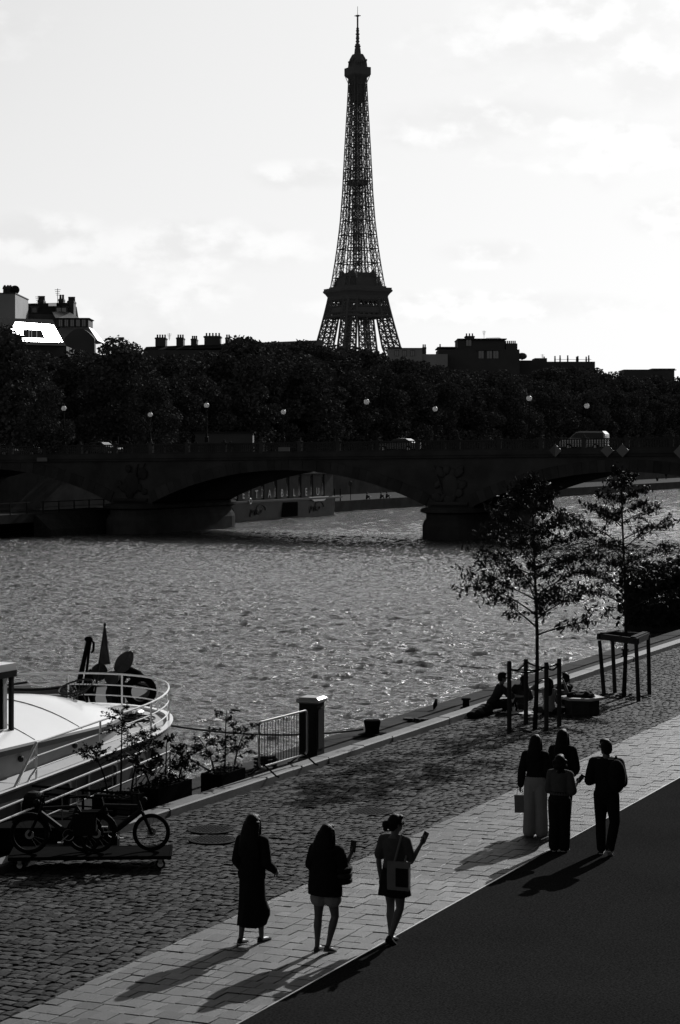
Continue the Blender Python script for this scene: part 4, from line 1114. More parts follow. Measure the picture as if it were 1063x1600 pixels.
# second vessel outside, its dark bow and deck gear showing behind the barge
tug = thing('tugboat', 'dark workboat moored outside the barge with its bow pointing right', 'boat', (-27.3, 42, WATER))
def bow(a, b_, z, y0=30): return [(-27.3 + a * q[0], q[1] if q[1] <= 44 else 44 + (q[1] - 44) * b_, z + (max(0, q[1] - 42) * .04)) for q in [(1, y) for y in np.linspace(y0, 44, 6)] + [(math.cos(t) ** .8, 44 + 5 * math.sin(t)) for t in [math.pi * k / 20 for k in range(1, 10)]] + [(0, 49.2)] + [(-math.cos(t) ** .8, 44 + 5 * math.sin(t)) for t in [math.pi * k / 20 for k in range(9, 0, -1)]] + [(-1, y) for y in np.linspace(44, y0, 6)]]
W3(MB().rings([bow(1.0, .8, -2.6), bow(1.5, .95, -1.2), bow(1.65, 1., .0)]), 'hull', M_hull, tug)
W3(MB().rings([bow(1.72, 1.02, -.1), bow(1.72, 1.02, .06), bow(1.55, .97, .06), bow(1.55, .97, -.05)], cap=False), 'rubbing_rail', M_black, tug)
W3(MB().rings([bow(1.6, .98, -.03), bow(1.6, .98, .015)]), 'deck', M_greyd, tug)
W3(MB().bb((-28.6, 31, .0), (-26.0, 39, 1.0)), 'deckhouse', M_greyd, tug)
# propeller on a stand
P0 = atd(176, 1058, 51.6)
pr = thing('ship_propeller', 'big dark ship propeller set up on deck as a display', 'propeller', (P0.x, P0.y, .05), YAW)
hz_ = P0.z - .05
def blade(b, ang, L, w_, off=0.):
    n = 16
    rs_ = []
    for k in range(9):
        t = k / 8; c = .16 + (L - .0) * t; ww = w_ * math.sin(math.pi * (.13 + .84 * t)) ** .75
        u = Vector((math.cos(ang), 0, math.sin(ang))); v = Vector((-math.sin(ang), 0, math.cos(ang))); nrm = Vector((0, 1, 0))
        tw = .5 - .3 * t
        e = (v * math.cos(tw) + nrm * math.sin(tw)) * ww; f = (nrm * math.cos(tw) - v * math.sin(tw)) * .02
        p = Vector((0, 0, hz_)) + u * c
        rs_.append([p - e, p + f, p + e, p - f])
    b.rings(rs_); return b
blade(MB(), R(52), .62, .21).build('blade', M_bronze, pr); blade(MB(), R(158), .38, .25).build('blade', M_bronze, pr); blade(MB(), R(268), .55, .16).build('blade', M_bronze, pr)
MB().tube([(0, -.22, hz_), (0, .22, hz_)], .17, 16).build('hub', M_bronze, pr)
MB().bb((-.14, .05, 0), (.14, .2, hz_ - .1)).bb((-.4, -.3, -.03), (.4, .4, .04)).build('stand', M_black, pr)
# big ring and curved pipe beside it
P1 = atd(220, 1080, 51.0)
tg = thing('fender_ring', 'thick dark ring fender standing on deck beside the propeller', 'fender', (P1.x, P1.y, P1.z - .42), YAW + .3)
MB().torus((0, 0, .42), .31, .085, 'Y', 32, 10).build('ring', M_rubber, tg); MB().bb((-.2, -.1, 0), (.2, .1, .06)).build('cradle', M_black, tg)
P2 = atd(200, 1075, 52.0)
tg = thing('cowl_vent', 'dark curved ventilation cowl between the propeller and the ring fender', 'vent', (P2.x, P2.y, .05), YAW)
MB().tube([(-.2, 0, 0), (-.2, 0, .75), (-.12, 0, .92), (.05, 0, .98), (.2, 0, .9), (.3, 0, .76)], [.13, .13, .13, .14, .15, .17], 14).build('cowl', M_black, tg); MB().cyl((-.2, 0, 0), .22, .05).build('flange', M_black, tg)
# davit crane
P3 = atd(128, 1040, 50.)
dv = thing('davit_crane', 'small dark davit crane with rods and hook on the workboat deck', 'crane', (P3.x, P3.y, .05), YAW)
top = CAMZ - 300 * 50 / FPX - .05
MB().bb((-.14, -.12, 0), (.14, .12, top - 1.05)).build('pedestal', M_black, dv)
MB().bar((-.06, 0, top - 1.1), (.15, 0, top), .05, 6).bar((.07, 0, top - 1.1), (.2, 0, top - .02), .035, 6).build('jib', M_black, dv)
MB().bar((-.12, 0, top - 1.05), (.1, 0, top - .1), .018, 5).bar((-.02, .04, top - .6), (.12, .04, top), .018, 5).build('stay_rod', M_black, dv)
MB().tube([(.2, 0, top), (.28, 0, top - .06), (.27, 0, top - .25), (.22, 0, top - .3)], .03, 6).ell((.16, 0, top + .02), (.1, .08, .07), 8, 6).build('hook', M_black, dv)
MB().ell((.2, 0, top - 1.0), (.1, .1, .32), 8, 8).tube([(.2, 0, top - 1.2), (.28, 0, top - 1.5), (.4, 0, top - 1.75)], [.09, .06, .03], 6).build('covered_winch', M_black, dv)
# flag furled on its staff
F0, F1 = atd(146, 1100, 47.5), atd(164, 976, 48.)
fl = thing('flagstaff', 'leaning flagstaff with a dark flag hanging furled along it', 'flag', F0)
MB().tube([F0, F1], [.028, .016], 8).ell(F1, (.035, .035, .045), 8, 6).build('staff', M_dark, fl, w=True)
r_ = (F1 - F0); side = Vector((CY, SY, 0)); rs_ = []
for t in np.linspace(.965, .5, 12):
    p = F0 + r_ * t; w_ = .02 + .26 * (1 - t) / .5 * .9; n = 12
    rs_.append([p + side * (w_ * (.5 + .5 * math.cos(a)) * 1.0) + Vector((-SY, CY, 0)) * (.05 * math.sin(a) + .03 * math.sin(3 * a + t * 20)) for a in [2 * math.pi * k / n for k in range(n)]])
MB().rings(rs_).build('flag_cloth', M_cloth, fl, smooth=True, w=True)

# ------------------------------------------------------------------ gangways and railings between barge and quay
gw = thing('gangway', 'long sloping gangway with bright tube handrails along the barge side', 'gangway', (-19.1, 31, 0.))
def gz(y): return -.05 + (y - 29.4) * .065
for x in (-19.45, -18.95):
    for h, r_ in ((.46, .022), (.24, .014)):
        WB(MB().tube([(x, y, gz(y) + h) for y in np.linspace(28.8, 35.4, 8)], r_, 8), 'handrail', M_steel, gw)
    for y in np.arange(28.9, 35.5, 1.3): WB(MB().bar((x, y, gz(y) - .02), (x, y, gz(y) + .46), .014, 6), 'rail_post', M_steel, gw)
b = MB(); b.rings([[(-19.48, y, gz(y) - .05), (-18.92, y, gz(y) - .05), (-18.92, y, gz(y)), (-19.48, y, gz(y))] for y in (28.7, 35.6)]); WB(b, 'tread_plate', M_dark, gw)
for k in range(5):
    y = 33.9 + k * .28; WB(MB().bar((-19.0, y, gz(y) + .0), (-18.9, y + .55, gz(y) + .42), .012, 6), 'brace', M_steel, gw)
bp = thing('boarding_plank', 'dark boarding plank with a two-bar black railing from quay to barge', 'gangway', (-19.0, 32.2, .0))
WB(MB().bb((-21.2, 31.6, .08), (-17.9, 32.25, .14)), 'plank', M_black, bp)
for z in (.56, .44, .28, .2): WB(MB().bar((-21.6, 32.2, z), (-17.95, 32.2, z - .02), .022 if z > .4 else .014, 8), 'handrail', M_black, bp)
for x in (-17.98, -18.95, -20.2): WB(MB().bar((x, 32.2, .0 if x > -19.3 else .3), (x, 32.2, .57), .024, 8), 'rail_post', M_black, bp)
tg = thing('dock_barrel', 'dark covered barrel with a shiny lid at the quay edge by the barge', 'barrel', (-19.05, 30.75, 0))
MB().lathe((0, 0, 0), [(.15, 0), (.2, .2), (.2, .52), (.17, .6)], 18).build('drum', M_black, tg, smooth=True); MB().lathe((0, 0, .6), [(.175, 0), (.17, .06), (.1, .12), (.02, .14)], 18).build('lid', M_dark, tg)

# moored barge with an overgrown hedge further down the quay
ob = thing('hedge_barge', 'dark moored hull overgrown with shrubs at the right frame edge', 'boat', (-24.6, 108, WATER))
W3(MB().bb((-28.2, 98.6, -2.6), (-20.6, 126, -.2)), 'hull', M_hull, ob); W3(MB().bb((-27.6, 99.4, -.2), (-21.4, 125, .5)), 'cabin', M_black, ob)
W3(MB().bb((-27.8, 99.2, .5), (-21.2, 125.2, .62)), 'roof', M_dark, ob)
rs = np.random.RandomState(11); n = 9000
q = rs.uniform(0, 1, (n, 3)); pts = np.stack([-28.5 + 8 * q[:, 0], 97.9 + 12 * q[:, 1] ** 1.6, -2.0 + (2.6 + 1.6 * np.clip(q[:, 0] * 2 - .35, 0, 1) + .35 * np.sin(q[:, 0] * 17) * q[:, 2]) * q[:, 2] ** .8], 1)
V, F = leaf_cards(rs, pts, .2, .3, 1.7)
put('overhanging_shrubs', np_mesh('overhanging_shrubs', V, F), M_leafn, ob, kind='stuff').data.transform(wm(ob).inverted())
# ------------------------------------------------------------------ young trees, shrubs and their boxes
def branchy(rs, base, H, limbs, first, spread, nleaf, trunk_r, leaf, curve=.25, topn=.92, name='trunk', lean=(0, 0), shape=None):
    """a trunk with ascending limbs and twigs; returns (wood MB, leaf centres array) in coordinates relative to base"""
    wood = MB(); leaves = []
    tp = [(lean[0] * t * t + .03 * H * .3 * math.sin(t * 5), lean[1] * t * t, H * t * topn) for t in np.linspace(0, 1, 9)]
    wood.tube(tp, [trunk_r * (1 - .88 * t) + .004 for t in np.linspace(0, 1, 9)], 8)
    def cl(p, n, s):
        for _ in range(n): leaves.append(np.array(p) + rs.normal(size=3) * s)
    for k in range(limbs):
        t = first + (topn - first) * ((k + rs.uniform(0, .8)) / limbs)
        z = H * t; an = k * 2.4 + rs.uniform(-.5, .5); u = (t - first) / (1 - first)
        sp = spread * (shape(u) if shape else (1 - .75 * u ** 1.2)) * rs.uniform(.7, 1.1)
        i = min(int(t / topn * 8), 7); f = t / topn * 8 - i
        o = np.array(tp[i]) * (1 - f) + np.array(tp[i + 1]) * f
        dx, dy = math.cos(an), math.sin(an); pts = []
        rise = sp * rs.uniform(.4, .8)
        for q in np.linspace(0, 1, 7):
            pts.append(o + np.array([dx * sp * q, dy * sp * q, rise * (q - curve * q * q * 1.6)]) + rs.normal(size=3) * .012 * H * .25 * q)
        r0 = trunk_r * (.42 - .25 * u)
        wood.tube(pts, [max(r0 * (1 - .85 * q), .004) for q in np.linspace(0, 1, 7)], 5)
        for s_ in range(2, 7):
            for w in range(2 if s_ < 6 else 1):
                o2 = pts[s_]; a2 = an + rs.uniform(-1.5, 1.5); L = sp * rs.uniform(.18, .45)
                e = o2 + np.array([math.cos(a2) * L, math.sin(a2) * L, L * rs.uniform(-.25, .7)])
                wood.tube([o2, (o2 + e) / 2 + np.array([0, 0, .04 * L]), e], [.006, .005, .003], 4)
                for q in np.linspace(.3, 1, 5): cl(o2 + (e - o2) * q, 3, .035 * leaf / .11)
    L = np.array(leaves)
    if len(L) > nleaf: L = L[rs.choice(len(L), nleaf, replace=False)]
    else: L = np.vstack([L, L[rs.choice(len(L), nleaf - len(L))] + rs.normal(size=(nleaf - len(L), 3)) * .07 * leaf / .11])
    return wood, L
def sapling(px, py, H, seed, limbs, first, spread, nleaf, leaf, label, tr):
    rs = np.random.RandomState(seed); b0 = atz(px, py, 0)
    tt = thing('young_tree', label, 'tree', (b0.x, b0.y, .0), 0, None)
    wood, L = branchy(rs, None, H, limbs, first, spread, nleaf, tr, leaf, shape=lambda u: max(.1, (1 - u) ** 1.05 * (.9 + .45 * math.sin(u * 3.1))))
    wood.build('trunk', M_bark, tt, smooth=True)
    V, F = leaf_cards(rs, L, leaf * .4, .8, 3.0, .6)
    put('crown', np_mesh('crown', V, F), M_leafn, tt)
    return b0
s1 = sapling(836, 1141, 6.25, 21, 32, .35, 1.9, 7600, .12, 'young tree with full leafy crown and slim trunk inside the four strapped stakes', .055)
s2 = sapling(975, 1089, 6.4, 33, 26, .35, 1.7, 5600, .11, 'young tree with thin crown rising through the timber table frame', .06)
# guard with straps
g1 = thing('tree_guard', 'four round timber stakes joined by dark straps round the leafier young tree', 'tree guard', (s1.x, s1.y, 0))
st = [atz(*q, 0) for q in ((796, 1146), (822, 1132), (854, 1142), (874, 1135))]
for p, yt in zip(st, (1033, 1030, 1035, 1029)):
    d = proj(p)[2]; h = CAMZ + (HZ - yt) * d / FPX
    MB().lathe((p.x, p.y, -.03), [(.055, 0), (.052, h - .02), (.048, h + .03)], 12).build('stake', M_wood, g1, w=True)
order = [0, 1, 3, 2]
for k in range(4):
    a, b_ = st[order[k]], st[order[(k + 1) % 4]]
    pts = [(a.x + (b_.x - a.x) * t, a.y + (b_.y - a.y) * t, 1.48 - .12 * math.sin(math.pi * t)) for t in np.linspace(0, 1, 9)]
    MB().tube(pts, .02, 6).build('strap', M_black, g1, w=True)
MB().tube([(st[0].x, st[0].y, 1.45), (s1.x, s1.y, 1.38), (st[3].x, st[3].y, 1.45)], .018, 6).build('strap', M_black, g1, w=True)
b = MB(); c = MB()
for k in range(26): c.ell((U(-.55, .55), U(-.5, .5), -.01), (U(.05, .14), U(.05, .14), U(.02, .045)), 7, 5)
c.build('root_soil', M_earth, g1, kind='stuff')
# guard with a table-like frame
g2 = thing('tree_guard', 'splayed four-legged timber frame with a square rim round the thinner young tree', 'tree guard', (s2.x, s2.y, 0))
ft = [atz(*q, 0) for q in ((944, 1086), (961, 1082), (998, 1096), (1015, 1085))]
tp_ = [(937, 1001), (957, 992), (994, 1001), (1013, 992)]
tops = []
for p, q in zip(ft, tp_):
    d = proj(p)[2] - .0; t_ = atd(q[0], q[1], d); tops.append(t_); v = (t_ - p)
    MB().tube([p - v * .03, t_], [.055, .05], 10).build('leg', M_wood, g2, w=True)
zt = sum(t.z for t in tops) / 4 + .02
A, B, Cc, D = [Vector((t.x, t.y, zt)) for t in (tops[0], tops[1], tops[3], tops[2])]
for a, b_ in ((A, B), (B, Cc), (Cc, D), (D, A)):
    v = (b_ - a).normalized(); s_ = Vector((-v.y, v.x, 0)) * .03
    a2, b2 = a - v * .09, b_ + v * .09 - v * .06
    MB().rings([[q + s_ + Vector((0, 0, -.08)), q - s_ + Vector((0, 0, -.08)), q - s_ + Vector((0, 0, .08)), q + s_ + Vector((0, 0, .08))] for q in (a2, b2)]).build('rim_board', M_wood, g2, w=True)
mid = (A + B + Cc + D) / 4
for s_ in (-.42, -.14, .14, .42):
    p, q = A + (D - A) * (s_ + .5), B + (Cc - B) * (s_ + .5)
    if abs(s_) > .2:
        MB().rings([[w_ + Vector((x, 0, z)) for x, z in ((-.07, .085), (.07, .085), (.07, .11), (-.07, .11))] for w_ in (p, q)]).build('top_board', M_wood, g2, w=True)
c = MB()
for k in range(40): c.ell((U(-.7, .7), U(-.55, .55), -.01), (U(.05, .14), U(.05, .14), U(.02, .05)), 7, 5)
c.build('root_soil', M_earth, g2, kind='stuff')

def planter(cx, cy, lx, ly, h, rz, z0, label, plant_label, seed, H, limbs, spread, nleaf, leaf, first=.25, upright=False):
    tt = thing('planter_box', label, 'planter', (cx, cy, z0), rz, 'black planter boxes on the quay edge')
    for sx in (-1, 1): MB().bb((min(sx * lx / 2, sx * (lx / 2 - .03)), -ly / 2 + .03, 0), (max(sx * lx / 2, sx * (lx / 2 - .03)), ly / 2 - .03, h)).build('side_panel', M_black, tt)
    for sy in (-1, 1): MB().bb((-lx / 2, min(sy * ly / 2, sy * (ly / 2 - .03)), 0), (lx / 2, max(sy * ly / 2, sy * (ly / 2 - .03)), h)).build('side_panel', M_black, tt)
    for sx in (-1, 1):
        for sy in (-1, 1): MB().bb((sx * (lx / 2 - .05) - .04, sy * (ly / 2 - .05) - .04, -.0), (sx * (lx / 2 - .05) + .04, sy * (ly / 2 - .05) + .04, h - .01)).build('corner_post', M_black, tt)
    s = MB(); n = 12
    gx = [[(-lx / 2 + .03 + (lx - .06) * i / n, -ly / 2 + .03 + (ly - .06) * j / n, h - .05 + U(-.02, .04)) for i in range(n + 1)] for j in range(n + 1)]
    s.rings(gx, cap=False, close=False); s.build('soil', M_earth, tt)
    rs = np.random.RandomState(seed)
    pt = thing('shrub', plant_label, 'shrub', (cx, cy, z0 + h - .06), rz, None)
    wood, L = MB(), []
    for k in range(3):
        w_, l_ = branchy(rs, None, H * (1, .72, .62)[k], limbs, first, spread, nleaf // 3, .018, leaf, curve=.1 if upright else .3, lean=((0, .12), (.2, .25), (-.15, -.3))[k], shape=lambda u: 1 - .55 * u)
        off = np.array(((0, .05, 0), (.08, .28, 0), (-.07, -.26, 0))[k]) * (ly / .95)
        wood.add([np.array(v) + off for v in w_.v], w_.f); L.append(l_ + off)
    # loose grass at the foot
    g = np.stack([rs.uniform(-lx / 2 + .05, lx / 2 - .05, 160), rs.uniform(-ly / 2 + .05, ly / 2 - .05, 160), rs.uniform(.02, .14, 160)], 1)
    wood.build('stems', M_bark, pt); V, F = leaf_cards(rs, np.vstack(L + [g]), leaf * .5, -.2 if upright else .1, 2.1)
    put('foliage', np_mesh('foliage', V, F), M_leafn, pt)
planter(-18.36, 36.45, .46, .98, .38, 0, -.045, 'black box planter nearest the crowd barrier', 'leafy shrub with one tall shoot in the planter nearest the barrier', 5, 1.3, 9, .42, 900, .075)
planter(-18.5, 34.3, .5, 1.3, .44, 0, -.045, 'black box planter between the barge end and the bicycles', 'upright bushy plant with long leaves in the planter by the barge end', 8, 1.0, 6, .4, 520, .11, .15, True)
planter(-18.55, 32.75, .5, 1.0, .44, 0, -.045, 'black box planter half hidden behind the bicycle cart', 'tall twiggy shrub in front of the barge windows', 14, 1.68, 12, .36, 2200, .05, .6)

# ------------------------------------------------------------------ barrier, cabinet, bollards, ropes
pa, pb = atz(405, 1219, .06), atz(480, 1196, .06)
cb = thing('crowd_barrier', 'steel crowd barrier with upright bars standing at the quay edge', 'barrier', ((pa.x + pb.x) / 2, (pa.y + pb.y) / 2, .1), math.atan2(pb.y - pa.y, pb.x - pa.x))
Lb = (pb - pa).length / 2
def bend(x0, x1, z0, z1, r):
    pts = [(x0, 0, z0)]
    for cx, cz, a0 in ((x1 - r, z1 - r, 0),): pass
    P_ = [(x0, 0, z0 + r)] + [(x0 + r - r * math.cos(t), 0, z1 - r + r * math.sin(t)) for t in np.linspace(0, math.pi / 2, 6)] + [(x1 - r + r * math.sin(t), 0, z1 - r + r * math.cos(t)) for t in np.linspace(0, math.pi / 2, 6)] + [(x1 - r + r * math.cos(t), 0, z0 + r - r * math.sin(t)) for t in np.linspace(0, math.pi / 2, 6)] + [(x0 + r - r * math.sin(t), 0, z0 + r - r * math.cos(t)) for t in np.linspace(0, math.pi / 2, 6)]
    return P_
MB().tube(bend(-Lb, Lb, .2, 1.08, .1), .021, 8).build('frame', M_steel, cb)
for k in range(17): MB().bar((-Lb + (k + 1) * 2 * Lb / 18, 0, .2), (-Lb + (k + 1) * 2 * Lb / 18, 0, 1.08), .008, 6).build('upright_bar', M_dark, cb)
for s_ in (-.82, .82):
    MB().tube([(s_ * Lb, 0, .24), (s_ * Lb, -.28, .03), (s_ * Lb, -.34, .015)], .018, 8).tube([(s_ * Lb, 0, .24), (s_ * Lb, .28, .03), (s_ * Lb, .34, .015)], .018, 8).build('foot', M_dark, cb)
ctop = thing('control_pillar', 'dark boxy supply pillar with a pale overhanging cap beside the barrier', 'pillar', (-18.45, 40.75, -.045), R(4))
MB().bb((-.2, -.22, .06), (.2, .22, 1.2)).build('body', M_dark, ctop)
MB().bb((-.22, -.24, 0), (.22, .24, .06)).build('plinth', M_stonel, ctop)
b = MB().rings([[(x * w_, y * (w_ + .02), z) for x, y in ((-1, -1), (1, -1), (1, 1), (-1, 1))] for w_, z in ((.2, 1.2), (.25, 1.23), (.25, 1.29), (.19, 1.33))]); b.build('cap', M_zinc, ctop)
MB().bb((.201, -.17, .25), (.212, .17, 1.1)).build('door', M_dark, ctop); MB().bb((-.15, -.232, .3), (.15, -.221, 1.05)).build('side_panel', M_dark, ctop)
bo = thing('mooring_bollard', 'stout flat-topped iron bollard holding the mooring rope on the quay edge', 'bollard', (-18.75, 44.75, -.045), 0, 'mooring bollards on the quay edge')
MB().bb((-.25, -.25, 0), (.25, .25, .05)).build('base_plate', M_black, bo)
MB().lathe((0, 0, .05), [(.17, 0), (.16, .06), (.165, .12), (.19, .24), (.195, .27), (.18, .30), (.05, .31)], 20).build('post', M_black, bo, smooth=False)
for px, py, lab in ((743, 1106, 'small iron bollard on the quay edge left of the seated man'), (989, 1026, 'small iron bollard on the quay edge behind the square tree frame')):
    p = atz(px, py, -.02)
    tt = thing('mooring_bollard', lab, 'bollard', (p.x - .25, p.y, -.045), 0, 'mooring bollards on the quay edge')
    MB().lathe((0, 0, 0), [(.09, 0), (.085, .12), (.08, .2), (.12, .21), (.12, .25), (.03, .26)], 14).build('post', M_black, tt); MB().cyl((0, 0, 0), .14, .03, 14).build('base_plate', M_black, tt)
def rope(pts, r, label, sag=0.):
    P_ = []
    for a, b_ in zip(pts[:-1], pts[1:]):
        for t in np.linspace(0, 1, 14)[:-1]: P_.append(Vector(a) + (Vector(b_) - Vector(a)) * t - Vector((0, 0, 4 * sag * t * (1 - t))))
    P_.append(Vector(pts[-1])); b = MB().tube(P_, r, 7)
    return solo('mooring_rope', b, M_rope, label, 'rope', pts[-1], 'mooring ropes of the barge')
rope([(-20.9, 38.9, .78), (-18.92, 44.6, .1)], .022, 'thick dark mooring rope from the barge end to the stout bollard', .16)
rope([(-20.6, 38.4, .5), (-19.2, 37.9, -.0), (-18.9, 38.9, -.0)], .018, 'short dark rope lying from the barge to the quay under the barrier', .05)
rope([(-20.2, 38.0, .3), (-18.95, 36.1, -.02)], .03, 'dark slanting line between the barge end and the nearest planter', .0)
c = MB().tube([((.2 + .02 * math.sin(t * 3)) * math.cos(t), (.28 + .02 * math.cos(t * 2)) * math.sin(t), .03 + .012 * t) for t in np.linspace(0, 19, 90)], .03, 6)
c.v = [tuple(Vector(q) + Vector((-18.75, 39.1, -.03))) for q in c.v]; solo('rope_coil', c, M_rope, 'dark coil of rope lying behind the crowd barrier', 'rope', (-18.75, 39.1, -.03))
# bird on the edge
p = atz(695, 1110, -.01)
bd = thing('crow', 'small dark bird standing upright on the quay edge', 'bird', (p.x - .25, p.y, -.02), R(-30))
rs_ = [[(0 + r_ * math.cos(t) * .9, yy * .45 + r_ * math.sin(t) * .95, z) for t in [2 * math.pi * k / 10 for k in range(10)]] for r_, yy, z in ((.012, -.11, .02), (.03, -.07, .06), (.058, -.02, .11), (.062, .01, .155), (.045, .03, .2), (.033, .045, .23), (.036, .055, .255), (.024, .06, .28), (.005, .06, .288))]
MB().rings(rs_).build('body', M_black, bd, smooth=True); bk_ = MB().lathe((0, 0, 0), [(.012, 0), (.001, .045)], 6).build('beak', M_black, bd); bk_.rotation_euler = (R(-95), 0, 0); bk_.location = (0, .05, .256)
for s_ in (-.02, .02): MB().bar((s_, 0, 0), (s_, 0, .08), .005, 5).build('leg', M_black, bd)
# stray paving stones on the edge
for k in range(14):
    p = atz(U(672, 700), U(1128, 1145), 0)
b = MB()
for k in range(9):
    b.box((-18.9 + U(-.1, .35), 47.6 + U(-.3, .5), -.01 + U(0, .02)), (U(.12, .2), U(.12, .2), .06), U(0, 2), Matrix.Rotation(U(-.1, .1), 3, 'X'))
solo('loose_stones', b, M_sett, 'patch of loose worn stones on the edge beyond the stout bollard', 'stones', (-18.8, 47.6, -.04), kind='stuff')

# ------------------------------------------------------------------ cart with bicycles
def camxy(cx, d): return (cx * CY - d * SY, cx * SY + d * CY)
x, y = camxy(-3.87, 33.2)
ct = thing('flat_trolley', 'low flat trolley on castors carrying the bicycles', 'trolley', (x, y, 0), YAW + R(3))
MB().bb((-1.22, -.42, .17), (1.22, .42, .215)).build('platform', M_black, ct); MB().bb((-1.25, -.45, .165), (1.25, -.42, .22)).bb((-1.25, .42, .165), (1.25, .45, .22)).bb((-1.25, -.419, .165), (-1.22, .419, .22)).bb((1.22, -.419, .165), (1.25, .419, .22)).build('edge_frame', M_black, ct)
for sx in (-1, 1):
    for sy in (-1, 1):
        w_ = MB().tube([(sx * 1.08 - .0, sy * .34 - .02, .075), (sx * 1.08, sy * .34 + .02, .075)], .075, 16).build('wheel', M_rubber, ct)
        MB().tube([(sx * 1.08, sy * .34 - .024, .075), (sx * 1.08, sy * .34 + .024, .075)], .045, 12).build('rim', M_white, w_)
        MB().bb((sx * 1.08 - .03, sy * .34 - .035, .08), (sx * 1.08 + .03, sy * .34 - .028, .17)).bb((sx * 1.08 - .03, sy * .34 + .028, .08), (sx * 1.08 + .03, sy * .34 + .035, .17)).build('castor_fork', M_steel, ct)
def bicycle(loc, rz, label, r=.3, lean=0., fender=False, bags=False):
    bk = thing('bicycle', label, 'bicycle', loc, rz, 'bicycles on the flat trolley')
    fx, rx = .53, -.50
    for wx in (fx, rx):
        w_ = MB().torus((wx, 0, r), r - .02, .024, 'Y', 36, 8).build('wheel', M_rubber, bk)
        MB().torus((wx, 0, r), r - .05, .012, 'Y', 32, 6).build('rim', M_dark, w_)
        sp = MB()
        for k in range(18):
            t = k / 18 * 2 * math.pi; sp.bar((wx + .02 * math.cos(t + .5), .02 * (-1) ** k, r + .02 * math.sin(t + .5)), (wx + (r - .05) * math.cos(t), 0, r + (r - .05) * math.sin(t)), .0022, 3)
        sp.build('spokes', M_dark, w_, kind='stuff'); MB().tube([(wx, -.05, r), (wx, .05, r)], .03, 10).build('hub', M_dark, w_)
        MB().tube([(wx, .03, r), (wx, .034, r)], .07, 16).build('brake_disc', M_steel, w_)
        if fender: MB().tube([(wx + (r + .02) * math.cos(t), 0, r + (r + .02) * math.sin(t)) for t in np.linspace(.6, 3.0, 12)], .02, 6).build('mudguard', M_dark, bk)
    bb_, st_, hd = (-.07, 0, .29), (-.2, 0, .72), (.36, 0, .74)
    f = MB().tube([bb_, st_], .026, 8).tube([st_, (.33, 0, .7)], .03, 8).tube([bb_, (.38, 0, .64)], .045, 8)
    for s_ in (-.055, .055): f.tube([bb_, (rx, s_, r)], .016, 6).tube([st_, (rx, s_, r)], .013, 6)
    f.tube([(.33, 0, .78), (.39, 0, .6)], .022, 8); f.build('frame', M_dark, bk)
    k = MB()
    for s_ in (-.05, .05): k.tube([(.39, s_, .6), (fx, s_, r)], .022, 8)
    k.tube([(.39, -.055, .6), (.39, .055, .6)], .016, 6).build('fork', M_black, bk)
    MB().tube([(.33, 0, .77), (.3, 0, .9)], .015, 8).tube([(.22, -.3, .93), (.32, -.2, .92), (.34, 0, .9), (.32, .2, .92), (.22, .3, .93)], .013, 8).build('handlebar', M_black, bk)
    MB().rings([[(-.36, -.07, .86), (-.36, .07, .86), (-.36, .06, .9), (-.36, -.06, .9)], [(-.2, -.06, .86), (-.2, .06, .86), (-.2, .05, .89), (-.2, -.05, .89)], [(-.07, -.015, .85), (-.07, .015, .85), (-.07, .012, .875), (-.07, -.012, .875)]]).build('saddle', M_black, bk)
    MB().tube([st_, (-.23, 0, .86)], .013, 8).build('seat_post', M_chrome, bk)
    MB().torus((-.07, .05, .29), .085, .006, 'Y', 20, 5).tube([(-.07, .06, .29), (.05, .07, .18)], .01, 6).tube([(-.07, -.06, .29), (-.19, -.07, .4)], .01, 6).box((.05, .11, .18), (.09, .07, .02)).box((-.19, -.11, .4), (.09, .07, .02)).build('crank', M_steel, bk)
    MB().bb((-.75, -.07, .63), (-.25, .07, .645)).bar((rx, -.08, r), (-.6, -.06, .63), .008, 5).bar((rx, .08, r), (-.6, .06, .63), .008, 5).build('luggage_rack', M_black, bk)
    if bags:
        for s_ in (-1, 1): MB().rings([[(x, s_ * y, z) for x, y in ((-.68, .07), (-.32, .07), (-.32, .19), (-.68, .19))] for z in (.28, .62)]).build('pannier', M_clblack, bk)
    MB().ell((.42, 0, .8), (.05, .04, .045), 8, 6).build('lamp', M_dark, bk)
    return bk
x, y = camxy(-3.47, 33.2); bicycle((x, y, .217), YAW + R(4), 'dark bicycle with its disc-braked front wheel at the right end of the trolley', .29, bags=True)
x, y = camxy(-4.28, 33.05); bicycle((x, y, .217), YAW + R(184), 'dark bicycle pointing left with shiny mudguards on the near side of the trolley', .3, fender=True)
x, y = camxy(-4.7, 34.6)
lk = thing('storage_locker', 'long low black storage locker standing behind the bicycles', 'locker', (x, y, -.045), YAW + R(2))  # made-up black box that darkens the shaded ground behind the bicycles
MB().bb((-1.1, -.3, .05), (1.1, .3, .40)).build('body', M_black, lk); MB().bb((-1.14, -.34, .402), (1.14, .34, .44)).build('lid', M_black, lk)
for k in range(4): MB().bb((-1.05 + k * .53, -.318, .1), (-.58 + k * .53, -.302, .37)).build('door', M_black, lk)
